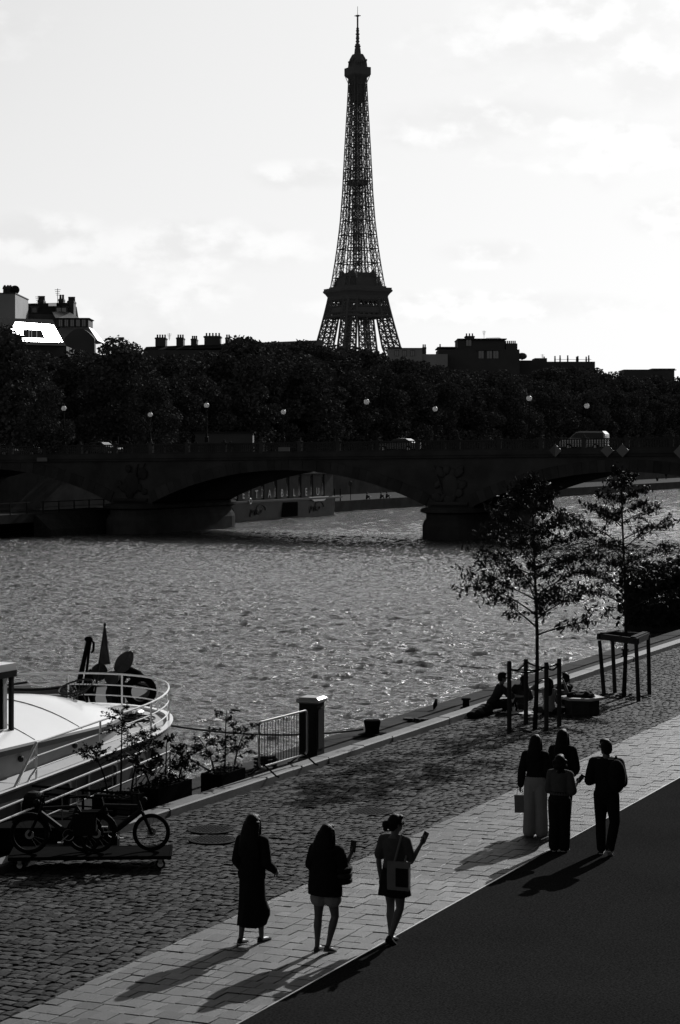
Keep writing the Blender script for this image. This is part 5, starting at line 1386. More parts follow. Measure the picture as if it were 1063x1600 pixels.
# low bench box with a dark plant sack
bx = atz(905, 1117, 0)
be = thing('bench_box', 'low wooden bench box with an overhanging angled rim beside the picnic', 'bench', (bx.x, bx.y + .25, 0), R(12))
hexo = lambda r_, sx=1.0: [(r_ * sx * math.cos(math.pi / 3 * k), r_ * math.sin(math.pi / 3 * k)) for k in range(6)]
for k in range(6):
    a, b_ = hexo(.42)[k], hexo(.42)[(k + 1) % 6]; a2, b2 = hexo(.36)[k], hexo(.36)[(k + 1) % 6]
    MB().prism([a, b_, b2, a2], 'Z', 0, .36).build('side_board', M_wood, be)
    a, b_ = hexo(.55)[k], hexo(.55)[(k + 1) % 6]; a2, b2 = hexo(.33)[k], hexo(.33)[(k + 1) % 6]
    MB().prism([a, b_, b2, a2], 'Z', .362, .42).build('rim_board', M_grey, be)
MB().prism(hexo(.35), 'Z', .02, .3).build('soil', M_earth, be)
b = MB()
for k in range(16): b.ell((bx.x + U(-.25, .25), bx.y + .28 + U(-.22, .22), .42 + U(-.02, .07)), (U(.08, .16), U(.08, .16), U(.05, .1)), 8, 6)
b.ell((bx.x, bx.y + .27, .4), (.34, .3, .12), 12, 8)
solo('clothes_heap', b, M_clblack, 'dark heap of coats and bags lying on the bench box', 'clothes', (bx.x, bx.y + .27, .36), smooth=True, kind=None)
# ------------------------------------------------------------------ people
def remeshed(mb, name, voxel, it=4):
    me = mb.mesh('tmp'); ob = bpy.data.objects.new('tmp', me); C.objects.link(ob)
    r = ob.modifiers.new('r', 'REMESH'); r.mode = 'VOXEL'; r.voxel_size = voxel
    s = ob.modifiers.new('s', 'SMOOTH'); s.factor = .5; s.iterations = it
    out = bpy.data.meshes.new_from_object(ob.evaluated_get(bpy.context.evaluated_depsgraph_get()))
    bpy.data.objects.remove(ob); bpy.data.meshes.remove(me)
    out.name = name; out.polygons.foreach_set('use_smooth', [True] * len(out.polygons))
    return out
def nv(*a): return Vector(a).normalized()
def lerp(a, b, t): return a + (b - a) * t
def limb(mb, pts, rad, n=12):
    """smooth tube through the points with rounded ends"""
    P, Rr = [], []
    for i in range(len(pts) - 1):
        for t in np.linspace(0, 1, 6)[:-1]: P.append(lerp(pts[i], pts[i + 1], t)); Rr.append(lerp(rad[i], rad[i + 1], t))
    P.append(pts[-1]); Rr.append(rad[-1])
    mb.tube(P, Rr, n)
    for p, r in ((pts[0], rad[0]), (pts[-1], rad[-1])): mb.ell(p, (r, r, r), 10, 8)
    for p, r in zip(pts[1:-1], rad[1:-1]): mb.ell(p, (r * .99, r * .99, r * .99), 10, 8)
def hand(mb, w, d, nrm, side, curl, H):
    """palm, four unequal bent fingers and a thumb from the side of the palm; nrm points out of the palm"""
    d = d.normalized(); nrm = (nrm - d * nrm.dot(d)).normalized(); s = d.cross(nrm).normalized() * side
    rs_ = []
    for t, wd_, th in ((-.006, .014, .012), (.012, .02, .0125), (.035, .0245, .012), (.055, .024, .010), (.06, .02, .007)):
        c = w + d * t * H; rs_.append([c + s * wd_ * H * math.cos(a) + nrm * th * H * math.sin(a) for a in [2 * math.pi * k / 10 for k in range(10)]])
    mb.rings(rs_)
    for i, L in enumerate((.041, .047, .044, .034)):
        p = w + d * .054 * H + s * (1.5 - i) * .0118 * H; ang = 0; pts = [p]
        for q, f in enumerate((.45, .32, .25)):
            ang += curl * (.45, .75, .6)[q]
            p = p + (d * math.cos(ang) + nrm * math.sin(ang)) * L * f * H; pts.append(p)
        limb(mb, pts, [.0056 * H, .0053 * H, .0049 * H, .0043 * H], 8)
    p0 = w + d * .016 * H + s * .018 * H
    p1 = p0 + (d * .55 + s * .75 + nrm * .25).normalized() * .026 * H; p2 = p1 + (d * .85 + s * (.3 - .5 * curl) + nrm * (.2 + .5 * curl)).normalized() * .026 * H
    limb(mb, [p0, p1, p2], [.0075 * H, .0062 * H, .005 * H], 8)
TORSO = [(-.045, .052, .05, 0), (-.01, .088, .062, -.006), (.03, .094, .064, -.008), (.07, .082, .056, -.002), (.105, .074, .05, .0), (.15, .08, .053, .002), (.2, .092, .06, .003), (.25, .102, .058, -.002), (.285, .1, .05, -.006), (.305, .07, .042, -.006), (.325, .042, .036, -.002)]
def person(label, loc, rz, H, legs, arms, spine=(0, 0, 1), head=(0, 0), group=None, male=False, hipz=None, twist=0., seat=False,
           top=None, bottom=None, shoes=None, hair=None, skin=True, voxel=.0075):
    """legs: {+1/-1: (thigh dir, shin dir, foot pitch)} arms: {+1/-1: (upper dir, fore dir, palm normal, curl)}; +1 is the right side"""
    tt = thing('person', label, 'person', loc, rz, group)
    lt, ls, lu, lf, ah = .245 * H, .235 * H, .172 * H, .15 * H, .047 * H
    legs = {k: (Vector(v[0]).normalized(), Vector(v[1]).normalized(), v[2]) for k, v in legs.items()}
    if hipz is None: hipz = max(-(l[0].z * lt + l[1].z * ls) for l in legs.values()) + ah
    hip = Vector((0, 0, hipz)); sp = Vector(spine).normalized()
    rt = Vector((math.cos(twist), math.sin(twist), 0)); rt = (rt - sp * rt.dot(sp)).normalized(); fw = sp.cross(rt) * -1
    if fw.y < 0 and abs(twist) < 1.4: fw = -fw
    sw_ = 1.08 if male else .97
    def tring(t, rx, ry, yo, grow=0., n=18): 
        c = hip + sp * t * H + fw * yo * H; k = sw_ if t > .14 else (.97 if male else 1.03)
        return [c + rt * (rx * H * k + grow) * math.cos(a) + fw * (ry * H + grow) * math.sin(a) for a in [2 * math.pi * j / n for j in range(n)]]
    J = {}
    for s in (1, -1):
        h = hip + Vector((s * .05 * H, 0, 0)); k = h + legs[s][0] * lt; a = k + legs[s][1] * ls
        sh = hip + sp * .287 * H + rt * s * .106 * H * sw_
        u, f = Vector(arms[s][0]).normalized(), Vector(arms[s][1]).normalized(); e = sh + u * lu; w = e + f * lf
        J[s] = dict(h=h, k=k, a=a, sh=sh, e=e, w=w, f=f)
    # one continuous body
    body = MB(); body.rings([tring(*q) for q in TORSO])
    nb = hip + sp * .315 * H; yaw, pit = head
    hd_up = (sp + Vector((0, .12, 0)) * 0).normalized(); hd_up = (hd_up * .6 + Vector((0, 0, 1)) * .6 + fw * (-math.sin(pit)) * .9).normalized()
    hf = Matrix.Rotation(yaw, 3, 'Z') @ Vector((0, 1, 0)) if not seat else Matrix.Rotation(yaw, 3, 'Z') @ fw
    hr = hf.cross(hd_up).normalized(); hf = hd_up.cross(hr).normalized()
    hc = nb + hd_up * .105 * H + hf * .012 * H
    HM = Matrix((hr, hf, hd_up)).transposed()
    def hp(x, y, z): return hc + hr * x * H + hf * y * H + hd_up * z * H
    limb(body, [nb - sp * .02 * H, nb + (hc - nb) * .62], [.036 * H, .031 * H])
    body.ell(hc, (.044 * H, .055 * H, .066 * H), 18, 14, HM); body.ell(hp(0, .016, -.038), (.033 * H, .036 * H, .034 * H), 14, 10, HM)
    body.ell(hp(0, .062, -.010), (.009 * H, .014 * H, .016 * H), 8, 8, HM)
    body.ell(hp(0, .05, -.036), (.016 * H, .008 * H, .006 * H), 8, 6, HM)
    for s in (1, -1): limb(body, [nb - sp * .004 * H, lerp(nb, J[s]['sh'], .62)], [.032 * H, .03 * H], 10)
    for s in (1, -1): body.ell(hp(s * .045, -.004, -.006), (.006 * H, .012 * H, .019 * H), 8, 8, HM)
    for s in (1, -1):
        j = J[s]; m_ = 1.06 if male else 1.
        kn = lerp(j['h'], j['k'], .55)
        limb(body, [j['h'], kn, j['k']], [.054 * H, .045 * H, .032 * H])
        cal = lerp(j['k'], j['a'], .32) + Vector((0, -.006 * H, 0)); limb(body, [j['k'], cal, lerp(j['k'], j['a'], .75), j['a']], [.032 * H, .0335 * H, .022 * H, .0195 * H])
        fp = legs[s][2]; fd = Vector((0, math.cos(fp), -math.sin(fp))); fu = Vector((0, math.sin(fp), math.cos(fp)))
        fd = Matrix.Rotation(-s * .1, 3, 'Z') @ fd
        j['fd'], j['fu'] = fd, fu; sole = j['a'] - fu * ah * .95; j['sole'] = sole
        limb(body, [j['a'], sole - fd * .018 * H + fu * .02 * H], [.0195 * H, .018 * H]); limb(body, [sole - fd * .012 * H + fu * .02 * H, sole + fd * .06 * H + fu * .017 * H, sole + fd * .1 * H + fu * .011 * H], [.019 * H, .017 * H, .011 * H])
        limb(body, [j['sh'], lerp(j['sh'], j['e'], .5), j['e'], lerp(j['e'], j['w'], .3), j['w']], [.031 * H * m_, .0265 * H * m_, .0215 * H, .022 * H, .0145 * H])
        hand(body, j['w'], j['f'], Vector(arms[s][2]), s * (-1), arms[s][3], H)
    put('body', remeshed(body, 'body', voxel, 3), M_skin, tt)
    eyes = MB()
    for s in (1, -1): eyes.ell(hp(s * .017, .0485, .002), (.007 * H, .006 * H, .0045 * H), 8, 6, HM)
    eyes.build('eyes', M_black, tt, smooth=True)
    # clothes
    if top:
        g = top.get('grow', .012); b = MB(); t0 = top.get('hem', -.02)
        rr = [q for q in TORSO if q[0] >= t0 - 1e-6]
        lo = (t0, float(np.interp(t0, [q[0] for q in TORSO], [q[1] for q in TORSO])), float(np.interp(t0, [q[0] for q in TORSO], [q[2] for q in TORSO])), 0)
        rr = [lo] + [q for q in rr if q[0] > t0 + .004]
        rr = [q for q in rr if q[0] <= top.get('neck', .312)]
        loose = top.get('loose', 0.)
        b.rings([tring(q[0], max(q[1], top.get('minrx', 0)) , max(q[2], top.get('minry', 0)), q[3], g + loose * max(0, min(1, (.2 - q[0]) / .2)), 22) for q in rr])
        for s in (1, -1):
            sl = top.get('sleeve', 1.); j = J[s]; r0 = .031 * H * (1.06 if male else 1.) + g
            sr = top.get('sleeve_r', .004)
            if sl > .5:
                q = (sl - .5) * 2; limb(b, [j['sh'] - sp * .004, lerp(j['sh'], j['e'], .5), j['e'], lerp(j['e'], j['w'], q * .5), lerp(j['e'], j['w'], q)], [r0, .0265 * H + g + sr, .023 * H + g + sr, .022 * H + g + sr, .017 * H + g * .7 + sr])
            elif sl > 0: limb(b, [j['sh'] - sp * .004, lerp(j['sh'], j['e'], sl), lerp(j['sh'], j['e'], sl * 2)], [r0, .027 * H + g + sr, .027 * H + g + sr * 1.6])
            b.ell(j['sh'] - rt * s * .02 * H, (.05 * H, .036 * H + g, .032 * H + g), 12, 8)
            limb(b, [nb - sp * .012 * H, lerp(nb, j['sh'], .75)], [.03 * H + g * .6, .03 * H + g * .8], 10)
        put(top.get('name', 'top'), remeshed(b, 'top', voxel, 3), top['m'], tt)
    if bottom:
        b = MB(); kind = bottom['kind']; g = bottom.get('grow', .012)
        waist = [(-.075, .05, .045, 0)] + [q for q in TORSO if -.05 <= q[0] <= bottom.get('waist', .1)]
        b.rings([tring(*q, g * .95, 20) for q in waist])
        if kind == 'trousers':
            for s in (1, -1):
                j = J[s]; e = bottom.get('len', 1.); fl = bottom.get('flare', .0); A = lerp(j['k'], j['a'], e) if e > 0 else None
                if e <= 0:
                    q = 1 + e; limb(b, [j['h'], lerp(j['h'], j['k'], q * .5), lerp(j['h'], j['k'], q)], [.058 * H + g, .053 * H + g, .05 * H + g + fl])
                else: limb(b, [j['h'], lerp(j['h'], j['k'], .5), j['k'], lerp(j['k'], A, .5), A + Vector((0, -.004, .0))], [.057 * H + g, .047 * H + g + fl * .3, .034 * H + g + fl * .5, .032 * H + g + fl * .75, .026 * H + g + fl])
        else:                                              # skirt: rings that follow both legs
            z0, z1 = hip.z + bottom.get('waist', .1) * H, bottom['hemz']; rs_ = []
            for i, t in enumerate(np.linspace(0, 1, 12)):
                z = z0 + (z1 - z0) * t
                def at(z, s):
                    j = J[s]
                    if z > j['k'].z: return lerp(j['h'], j['k'], min(1, max(0, (j['h'].z - z) / max(1e-4, j['h'].z - j['k'].z))))
                    return lerp(j['k'], j['a'], min(1, (j['k'].z - z) / max(1e-4, j['k'].z - j['a'].z)))
                p, q = at(z, 1), at(z, -1); c = (p + q) / 2
                rx = bottom['r0'] + (bottom['r1'] - bottom['r0']) * t ** .8 + abs(p.x - q.x) * .12; ry = rx * .72 + abs(p.y - q.y) * .42 * t
                bul = bottom.get('bulge', 0)
                rs_.append([Vector((c.x + rx * math.cos(a) + (bul * math.exp(-((t - .78) / .16) ** 2) * max(0, math.cos(a - .2)) ** 2), c.y + ry * math.sin(a) + .012 * t * math.sin(6 * a + i * .2), z + (.012 * math.sin(3 * a + 1) * t))) for a in [2 * math.pi * k / 26 for k in range(26)]])
            b.rings(rs_)
        put(bottom.get('name', kind), remeshed(b, kind, voxel, 3), bottom['m'], tt)
    if shoes:
        for s in (1, -1):
            b = MB(); j = J[s]; so, fd, fu = j['sole'], j['fd'], j['fu']; r_ = fd.cross(fu).normalized()
            rs_ = []
            for t, w_, h_ in ((-.034, .012, .03), (-.03, .019, .045), (-.005, .021, .05 if not shoes.get('low') else .034), (.03, .021, .038 if not shoes.get('low') else .026), (.07, .026, .026), (.105, .024, .021), (.122, .014, .016), (.126, .006, .012)):
                c = so + fd * t * H
                rs_.append([c + r_ * w_ * H * x + fu * (h_ * H * z) for x, z in ((-1, 0), (-1, .45), (-.7, .85), (0, 1), (.7, .85), (1, .45), (1, 0), (0, -.02))])
            o = put('shoe', b.rings(rs_).mesh('shoe', True), shoes['m'], tt)
            q = MB(); q.rings([[c + (c - so - fd * .045 * H) * .04 - fu * .012 for c in (r[0], r[7], r[6])] + [c + (c - so - fd * .045 * H) * .04 + fu * .004 for c in (r[6], r[7], r[0])] for r in rs_]); q.build('sole', shoes.get('sole', M_sole), o)
    if hair:
        b = MB(); k = hair['kind']
        b.ell(hp(0, -.010, .012), ((.058 if k in ('long', 'bob') else .052) * H, .06 * H, .066 * H), 18, 14, HM)
        b.ell(hp(0, .03, .047), (.042 * H, .034 * H, .024 * H), 12, 8, HM)
        if k == 'long':
            L = hair['len'] * H; wt = hair.get('w', .055); n = 16; rs_ = []; sx = hair.get('sway', 0.)
            for t in np.linspace(0, 1, 10):
                c = hp(0, -.02, .02) * (1 - t) + (hc - fw * .062 * H + rt * sx * H + Vector((0, 0, -L))) * t - fw * .025 * H * math.sin(t * math.pi)
                w_ = (wt * .9 + (hair.get('w1', wt) - wt * .9) * t ** .7) * H * (1 if t < .9 else .8); d_ = .04 * H * (1 - .45 * t)
                rs_.append([c + rt * w_ * math.cos(a) * (1 + .04 * math.sin(5 * a + 3 * t)) + fw * d_ * math.sin(a) for a in [2 * math.pi * q / n for q in range(n)]])
            b.rings(rs_)
            for s in (1, -1):
                limb(b, [hp(s * .042, .012, .02), hp(s * .048, .008, -.04), hp(s * .055, -.004, -.12)], [.02 * H, .022 * H, .018 * H])
        elif k == 'bob':
            b.ell(hp(0, -.012, -.03), (.074 * H, .066 * H, .062 * H), 18, 12, HM)
            for q in range(16): b.ell(hp(.062 * math.cos(q * 1.1), -.012 + .052 * math.sin(q * 1.1), -.05 + .05 * math.sin(q * 2.3)), (.022 * H, .022 * H, .026 * H), 8, 6)
        elif k == 'bun':
            b.ell(hp(hair.get('bx', -.03), -.07, -.01), (.036 * H, .034 * H, .036 * H), 12, 10, HM); b.ell(hp(hair.get('bx', -.03) * 1.2, -.075, -.045), (.02 * H, .02 * H, .022 * H), 8, 8, HM); b.ell(hp(0, -.035, -.035), (.034 * H, .03 * H, .03 * H), 10, 8, HM)
        elif k == 'short':
            b.ell(hp(0, -.028, -.012), (.048 * H, .042 * H, .05 * H), 14, 10, HM); b.ell(hp(0, .02, .06), (.044 * H, .042 * H, .022 * H), 12, 8, HM)
            for q in range(14): b.ell(hp(.03 * math.cos(q * 2.1), .02 * math.sin(q * 1.7), .066), (.012 * H, .014 * H, .012 * H), 6, 5)
        put('hair', remeshed(b, 'hair', voxel, 2), M_hair, tt)
    if top and top.get('glasses'):
        g_ = MB()
        for s in (1, -1):
            g_.ell(hp(s * .02, .058, .003), (.017 * H, .006 * H, .013 * H), 10, 8, HM); g_.bar(hp(s * .038, .055, .006), hp(s * .047, -.005, .006), .003, 5)
        g_.bar(hp(-.006, .062, .006), hp(.006, .062, .006), .003, 5); g_.build('sunglasses', M_glass, tt)
    J['hp'], J['hip'], J['sp'], J['rt'], J['fw'], J['tt'] = hp, hip, sp, rt, fw, tt
    return tt, J
def held(tt, nm, label, cat, p, rz=0.):
    """a held thing placed at local point p of person tt"""
    q = wm(tt) @ Vector(p); o = thing(nm, label, cat, q, tt.rotation_euler.z + rz); return o
def phone(tt, J, s, label, up=Vector((0, .2, 1))):
    j = J[s]; p = j['w'] + j['f'] * .075; o = held(tt, 'phone', label, 'phone', p)
    u = up.normalized(); r_ = Vector((1, 0, 0)); f = u.cross(r_).normalized(); r_ = f.cross(u)
    Mx = Matrix((r_, f, u)).transposed()
    b = MB().box(u * .05, (.076, .009, .155), 0, Mx); b.build('case', M_black, o); b = MB().box(u * .05 + f * -.0052, (.07, .0012, .146), 0, Mx); b.build('screen', M_glass, o)
DN = (0, 0, -1)
GW = 'people walking away along the quay'
# 1 long-haired woman in long dark skirt
pt, J = person('woman with very long hair in a black top and long black skirt, leftmost walker', (-12.27, 25.2, .004), R(-4), 1.66,
    {-1: ((0, -.16, -1), (0, -.22, -1), .12), 1: ((.0, .2, -1), (.06, -.05, -1), .0)},
    {-1: ((-.2, -.1, -1), (.35, .55, -.75), (1, 0, 0), .8), 1: ((.2, -.06, -1), (.0, .8, -.5), (-1, 0, 0), .6)}, (0, .02, 1), (0, .05), GW,
    top=dict(m=M_clblack, grow=.022, hem=-.06, loose=.02, sleeve=.95, sleeve_r=.008), bottom=dict(kind='skirt', m=M_clblack, hemz=.235, r0=.16, r1=.165, bulge=.075, waist=.08),
    shoes=dict(m=M_cldark, low=True), hair=dict(kind='long', len=.27, w=.075, w1=.1))
# 2 woman in shorts
pt, J = person('woman in an oversized black shirt and pale shorts with bare legs, holding up a phone', (-11.17, 25.1, .004), R(-2), 1.62,
    {-1: ((-.04, -.02, -1), (-.02, -.06, -1), .0), 1: ((.08, .14, -1), (-.14, -.3, -1), .22)},
    {-1: ((-.2, -.03, -1), (-.02, .1, -1), (1, 0, 0), .5), 1: ((.12, .22, -.95), (.14, .62, .75), (-1, 0, .2), 1.3)}, (.03, .02, 1), (R(-12), .15), GW,
    top=dict(m=M_clblack, grow=.035, hem=-.07, loose=.025, minrx=.105, minry=.068, sleeve=.36, sleeve_r=.01), bottom=dict(kind='trousers', m=M_clpale, len=-.6, grow=.022, flare=.02, waist=.08),
    shoes=dict(m=M_clgrey, sole=M_sole), hair=dict(kind='long', len=.23, w=.072, w1=.1, sway=-.035))
phone(pt, J, 1, 'dark phone held up by the woman in shorts', Vector((.1, .05, 1)))
o = held(pt, 'shoulder_bag', 'dark three-banded bag at the right hip of the woman in shorts', 'bag', J['hip'] + Vector((.235, .07, .04)))
for k in range(3): MB().rings([[(x * w_ * .5, y * w_ * .8, .075 * k + z) for x, y in [(math.cos(t) , math.sin(t)) for t in [2 * math.pi * q / 14 for q in range(14)]]] for w_, z in ((.16, 0), (.19, .012), (.19, .055), (.16, .068))]).build('band', M_clblack if k != 1 else M_cldark, o)
MB().tube([(-.0, 0, .22), (-.05, -.06, .38), (-.14, -.1, .62), (-.2, -.06, .72)], .012, 6).build('strap', M_clblack, o)
# 3 woman with hair bun, tote bag and phone
pt, J = person('woman with a low hair bun, sunglasses and grey shirt carrying a tote bag', (-10.56, 25.95, .004), R(-8), 1.655,
    {-1: ((.02, .1, -1), (.05, -.1, -1), .05), 1: ((.03, -.02, -1), (-.18, -.38, -1), .55)},
    {-1: ((-.2, -.12, -1), (.05, .12, -1), (1, 0, 0), .5), 1: ((.14, .2, -.95), (.26, .55, .8), (-1, .0, .1), 1.3)}, (0, .03, 1), (R(-32), .05), GW,
    top=dict(m=M_clgrey, grow=.02, hem=.07, loose=.02, sleeve=.36, sleeve_r=.008, glasses=True), bottom=dict(kind='skirt', m=M_clblack, hemz=.62, r0=.125, r1=.215, waist=.11),
    shoes=dict(m=M_clblack, sole=M_rubber), hair=dict(kind='bun', bx=-.035))
phone(pt, J, 1, 'dark phone held up by the woman with the hair bun', Vector((.45, .1, 1)))
o = held(pt, 'tote_bag', 'pale canvas tote bag with a dark print hanging from the bun-haired woman\'s shoulder', 'bag', J['hip'] + Vector((.15, -.14, -.02)), R(8))
rs_ = [[(x, y, z) for x, y in ((-.15 - .02 * k, -.03 - .0 * k), (.15 + .01 * k, -.03), (.15 + .01 * k, .035), (-.15 - .02 * k, .035))] for k, z in ((0, -.12), (.2, -.1), (.3, .05), (.2, .2), (0, .25))]
MB().rings(rs_).build('bag_body', M_canvas, o)
MB().bb((-.03, -.038, -.07), (.14, -.033, .17)).build('dark_print', M_clblack, o)
MB().tube([(-.06, 0, .24), (-.02, .03, .42), (.0, .1, .58), (.02, .17, .54), (.05, .19, .38), (.07, .04, .24)], .016, 6).build('strap', M_canvas, o)
# 4 pale trousers
GW2 = 'group walking ahead at the asphalt edge'
pt, J = person('woman in pale wide trousers and dark top carrying a paper bag', (-11.3, 34.05, .004), R(4), 1.66,
    {-1: ((-.03, -.02, -1), (-.02, -.03, -1), .0), 1: ((.03, .06, -1), (.03, -.06, -1), .05)},
    {-1: ((-.22, -.08, -1), (-.12, .12, -1), (1, 0, 0), 1.6), 1: ((.12, .05, -1), (-.1, .6, -.6), (-1, 0, 0), .8)}, (0, .02, 1), (R(10), .1), GW2,
    top=dict(m=M_clblack, grow=.022, hem=.06, sleeve=.98, sleeve_r=.01), bottom=dict(kind='trousers', m=M_clpale, len=1.03, grow=.022, flare=.045, waist=.11),
    shoes=dict(m=M_clblack), hair=dict(kind='long', len=.2, w=.065, w1=.075))
j = J[-1]; o = held(pt, 'paper_bag', 'small paper carrier bag in the left hand of the woman in pale trousers', 'bag', j['w'] + j['f'] * .1 + Vector((0, 0, -.06)), R(15))
MB().rings([[(-.09, -.05, -.3), (.09, -.05, -.3), (.09, .05, -.3), (-.09, .05, -.3)], [(-.1, -.06, -.0), (.1, -.06, 0), (.1, .06, 0), (-.1, .06, 0)]]).build('bag_body', M_canvas, o)
for s in (-.045, .045): MB().tube([(-.05, s, -.01), (-.045, s * .6, .08), (0, s * .3, .1), (.045, s * .6, .08), (.05, s, -.01)], .005, 5).build('handle', M_paper, o)
# 5 woman behind
pt, J = person('woman in black with long straight hair half hidden behind the pale-trousered woman', (-11.05, 34.75, .004), R(0), 1.68,
    {-1: ((-.02, .1, -1), (0, -.05, -1), .0), 1: ((.02, -.1, -1), (.0, -.25, -1), .3)},
    {-1: ((-.25, .1, -1), (.3, .8, -.3), (1, 0, 0), .8), 1: ((.18, .05, -1), (-.2, .7, -.4), (-1, 0, 0), .8)}, (0, .03, 1), (R(8), .2), GW2,
    top=dict(m=M_clblack, grow=.025, hem=-.02, sleeve=.9, sleeve_r=.015), bottom=dict(kind='trousers', m=M_clblack, len=.95, grow=.02, flare=.02),
    shoes=dict(m=M_cldark, sole=M_sole), hair=dict(kind='long', len=.22, w=.062, w1=.07))
# 6 bob
pt, J = person('short woman with bobbed hair, grey shirt and black wide trousers looking at a phone', (-10.53, 32.95, .004), R(2), 1.52,
    {-1: ((-.0, -.04, -1), (0, -.05, -1), .0), 1: ((.02, .06, -1), (.0, -.1, -1), .05)},
    {-1: ((-.12, .1, -1), (.3, .8, -.1), (1, 0, 0), .8), 1: ((.16, .0, -1), (.12, .95, .4), (-1, 0, .3), 1.2)}, (.02, .03, 1), (R(2), .35), GW2,
    top=dict(m=M_clgrey, grow=.02, hem=.05, loose=.015, sleeve=.5, sleeve_r=.014), bottom=dict(kind='trousers', m=M_clblack, len=.98, grow=.03, flare=.025, waist=.11),
    shoes=dict(m=M_cldark, low=True), hair=dict(kind='bob'))
phone(pt, J, 1, 'phone in the right hand of the woman with bobbed hair', Vector((.5, .5, .7)))
# 7 man with backpack
pt, J = person('man in dark jacket and trousers with a backpack over his right shoulder', (-9.76, 33.0, .004), R(6), 1.79,
    {-1: ((-.02, .06, -1), (.03, -.02, -1), .0), 1: ((.1, .02, -1), (-.12, -.42, -1), .55)},
    {-1: ((-.24, -.02, -1), (.42, .85, .12), (1, 0, 0), 1.0), 1: ((.2, -.1, -1), (-.15, .85, .35), (-1, 0, 0), 1.2)}, (0, .02, 1), (R(42), .05), GW2, male=True,
    top=dict(m=M_clblack, name='jacket', grow=.03, hem=-.0, neck=.33, minrx=.086, sleeve=1., sleeve_r=.014, glasses=True), bottom=dict(kind='trousers', m=M_clblack, len=1., grow=.02, flare=.008),
    shoes=dict(m=M_cldark, sole=M_sole), hair=dict(kind='short'))
o = held(pt, 'backpack', 'full dark backpack hung over the right shoulder of the man', 'backpack', J['hip'] + Vector((.19, -.13, .12)), R(-14))
b = MB(); b.ell((0, 0, .2), (.15, .13, .27), 16, 12); b.ell((.01, -.09, .12), (.1, .06, .14), 12, 8); put('bag_body', remeshed(b, 'bag_body', .009, 3), M_clblack, o)
MB().tube([(.0, .08, .4), (-.06, .1, .5), (-.08, .16, .46), (-.06, .2, .3), (-.02, .16, .1)], .018, 6).build('strap', M_cldark, o)

# ------------------------------------------------------------------ the picnic on the kerb
GP = 'people sitting by the kerb'
q = atz(776, 1112, 0)
pt, J = person('man in a dark shirt sitting on the kerb, bent forward over his knees', (q.x - .15, q.y + .05, .0), R(-62), 1.76,
    {-1: ((-.12, .95, .12), (-.05, .25, -1), 0), 1: ((.15, .95, .1), (.05, .2, -1), 0)},
    {-1: ((-.1, .75, -.75), (.2, .95, -.1), (0, 0, -1), .6), 1: ((.15, .75, -.7), (-.2, .95, -.05), (0, 0, -1), .6)}, (0, .55, 1), (0, .5), GP, male=True, hipz=.16, seat=True,
    top=dict(m=M_cldark, grow=.02, hem=-.01, sleeve=.5, sleeve_r=.012), bottom=dict(kind='trousers', m=M_clblack, len=1., grow=.018, flare=.01), shoes=dict(m=M_cldark), hair=dict(kind='short'))
q = atz(806, 1111, 0)
pt, J = person('long-haired woman sitting on the ground leaning towards the man on the kerb', (q.x + .05, q.y + .1, .0), R(40), 1.62,
    {-1: ((-.5, .8, -.05), (.55, -.2, -.25), 0), 1: ((.35, .9, .35), (-.1, .1, -1), .0)},
    {-1: ((-.3, .5, -.75), (.2, .9, -.1), (0, 0, -1), .6), 1: ((.4, .3, -.9), (-.1, .9, -.3), (0, 0, -1), .6)}, (.28, .25, 1), (R(-70), .5), GP, hipz=.11, seat=True,
    top=dict(m=M_cldark, grow=.018, hem=-.0, sleeve=.4, sleeve_r=.012), bottom=dict(kind='trousers', m=M_clblack, len=1., grow=.015, flare=.01), shoes=dict(m=M_cldark), hair=dict(kind='long', len=.2, w=.06, w1=.065))
q = atz(856, 1117, 0)
pt, J = person('woman in a pale sleeveless top seated back-on, arms raised to her hair', (q.x, q.y + .1, .0), R(15), 1.62,
    {-1: ((-.65, .7, -.05), (.75, .3, -.2), 0), 1: ((.65, .7, -.05), (-.75, .3, -.2), 0)},
    {-1: ((-.85, .15, .15), (.75, -.1, .65), (1, 0, 0), .8), 1: ((.85, .1, -.05), (-.3, .4, .8), (-1, 0, 0), .8)}, (0, .04, 1), (0, .05), GP, hipz=.1, seat=True,
    top=dict(m=M_clpale, grow=.015, hem=-.03, sleeve=0), bottom=dict(kind='trousers', m=M_cldark, len=1., grow=.015, flare=.01), shoes=dict(m=M_clpale), hair=dict(kind='long', len=.2, w=.055, w1=.05))
q = atz(876, 1113, 0)
pt, J = person('person in dark clothes sitting with raised knees and pale shoes beside the bench box', (q.x, q.y + .5, .0), R(60), 1.66,
    {-1: ((-.15, .75, .6), (-.05, .35, -1), 0), 1: ((.15, .75, .55), (.05, .4, -1), 0)},
    {-1: ((-.2, .7, -.6), (.4, .8, 0), (0, 0, -1), .6), 1: ((.2, .7, -.6), (-.4, .8, 0), (0, 0, -1), .6)}, (0, .1, 1), (0, .3), GP, hipz=.1, seat=True,
    top=dict(m=M_clblack, grow=.018, hem=-.0, sleeve=.9, sleeve_r=.01), bottom=dict(kind='trousers', m=M_clgrey, len=1., grow=.015, flare=.01), shoes=dict(m=M_clpale), hair=dict(kind='short'))
q = atz(820, 1114, 0)
b = MB(); n = 10
b.rings([[(q.x + (i / n - .5) * 1.0, q.y - .0 + (jj / n - .5) * .75, .022 + .014 * math.sin(i * 1.7 + jj) + .008 * math.sin(jj * 2.3)) for i in range(n + 1)] for jj in range(n + 1)], cap=False, close=False)
solo('picnic_cloth', b, M_paper, 'pale picnic cloth spread on the cobbles between the seated people', 'cloth', (q.x, q.y, .02))
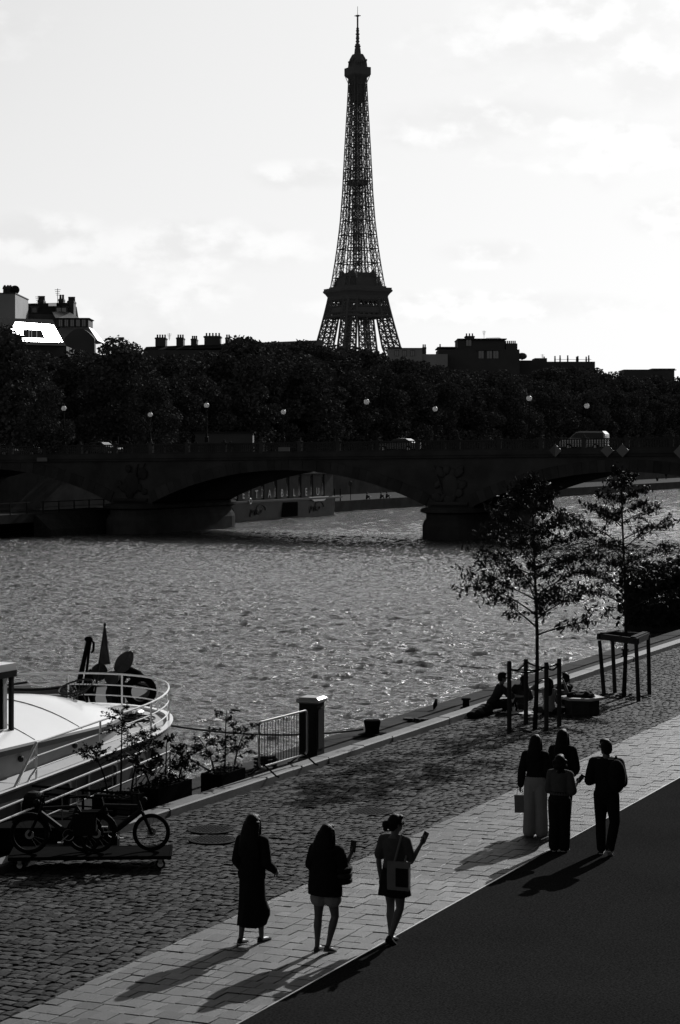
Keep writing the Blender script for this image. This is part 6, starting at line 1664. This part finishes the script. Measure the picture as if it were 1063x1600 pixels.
for k, (px, py, nm, lab, cat) in enumerate(((803, 1112, 'cup', 'pale paper cup on the picnic cloth', 'cup'), (809, 1111, 'bottle', 'dark bottle standing on the picnic cloth', 'bottle'))):
    p = atz(px, py, .03)
    o = thing(nm, lab, cat, (p.x, p.y, .03))
    if nm == 'cup': MB().lathe((0, 0, 0), [(.03, 0), (.042, .11), (.044, .115), (.038, .11)], 14).build('cup_body', M_paper, o); MB().bar((0, 0, .05), (.02, 0, .19), .004, 5).build('straw', M_white, o)
    else: MB().lathe((0, 0, 0), [(.036, 0), (.037, .16), (.03, .19), (.014, .22), (.013, .27)], 14).build('glass_body', M_glass, o); MB().lathe((0, 0, .27), [(.015, 0), (.015, .03)], 10).build('bottle_cap', M_black, o)
q = atz(740, 1118, 0)
b = MB()
for k in range(9): b.ell((q.x + .12 + .03 * (k % 3), q.y - .35 + k * .1, .06 + .02 * (k % 2)), (.17, .16, .1 + .012 * k), 10, 8)
o = put('coat', remeshed(b, 'coat', .02, 5), M_clblack); tag(o, 'dark coat heaped low on the cobbles left of the man on the kerb', 'coat')

# far-quay sitters (small)
for k, (px, py, x_, lab) in enumerate(((573, 770, -118.2, 'person sitting with knees up on the far quay, leftmost of three'), (595, 771, -118.0, 'person sitting on the far quay edge, middle of three'), (604, 771, -118.0, 'person sitting on the far quay edge, rightmost of three'), (1027, 747, -124., 'person crouching on the bright far quay seen under the right arch'), (1041, 741, -129., 'person standing on the bright far quay under the right arch'))):
    p = atx(px, py, x_); stand = k == 4
    person(lab, (x_, p.y, -.8), R(-70 if k < 3 else 10), 1.7,
        {-1: ((-.15, .75, .6), (-.05, .35, -1), 0), 1: ((.15, .75, .5), (.05, .45, -1), 0)} if not stand else {-1: ((-.03, .1, -1), (0, -.05, -1), 0), 1: ((.03, -.1, -1), (0, -.2, -1), .2)},
        {-1: ((-.2, .7, -.6), (.4, .8, 0), (0, 0, -1), .6), 1: ((.2, .7, -.6), (-.4, .8, 0), (0, 0, -1), .6)} if not stand else {-1: ((-.2, 0, -1), (0, .2, -1), (1, 0, 0), .5), 1: ((.2, 0, -1), (0, .2, -1), (-1, 0, 0), .5)},
        (0, .12, 1), (0, .2), 'people on the far quay', hipz=None if stand else .12, seat=not stand, voxel=.02,
        top=dict(m=M_clblack, grow=.02, hem=-.02, sleeve=.9), bottom=dict(kind='trousers', m=M_cldark, len=1.), hair=dict(kind='short'))
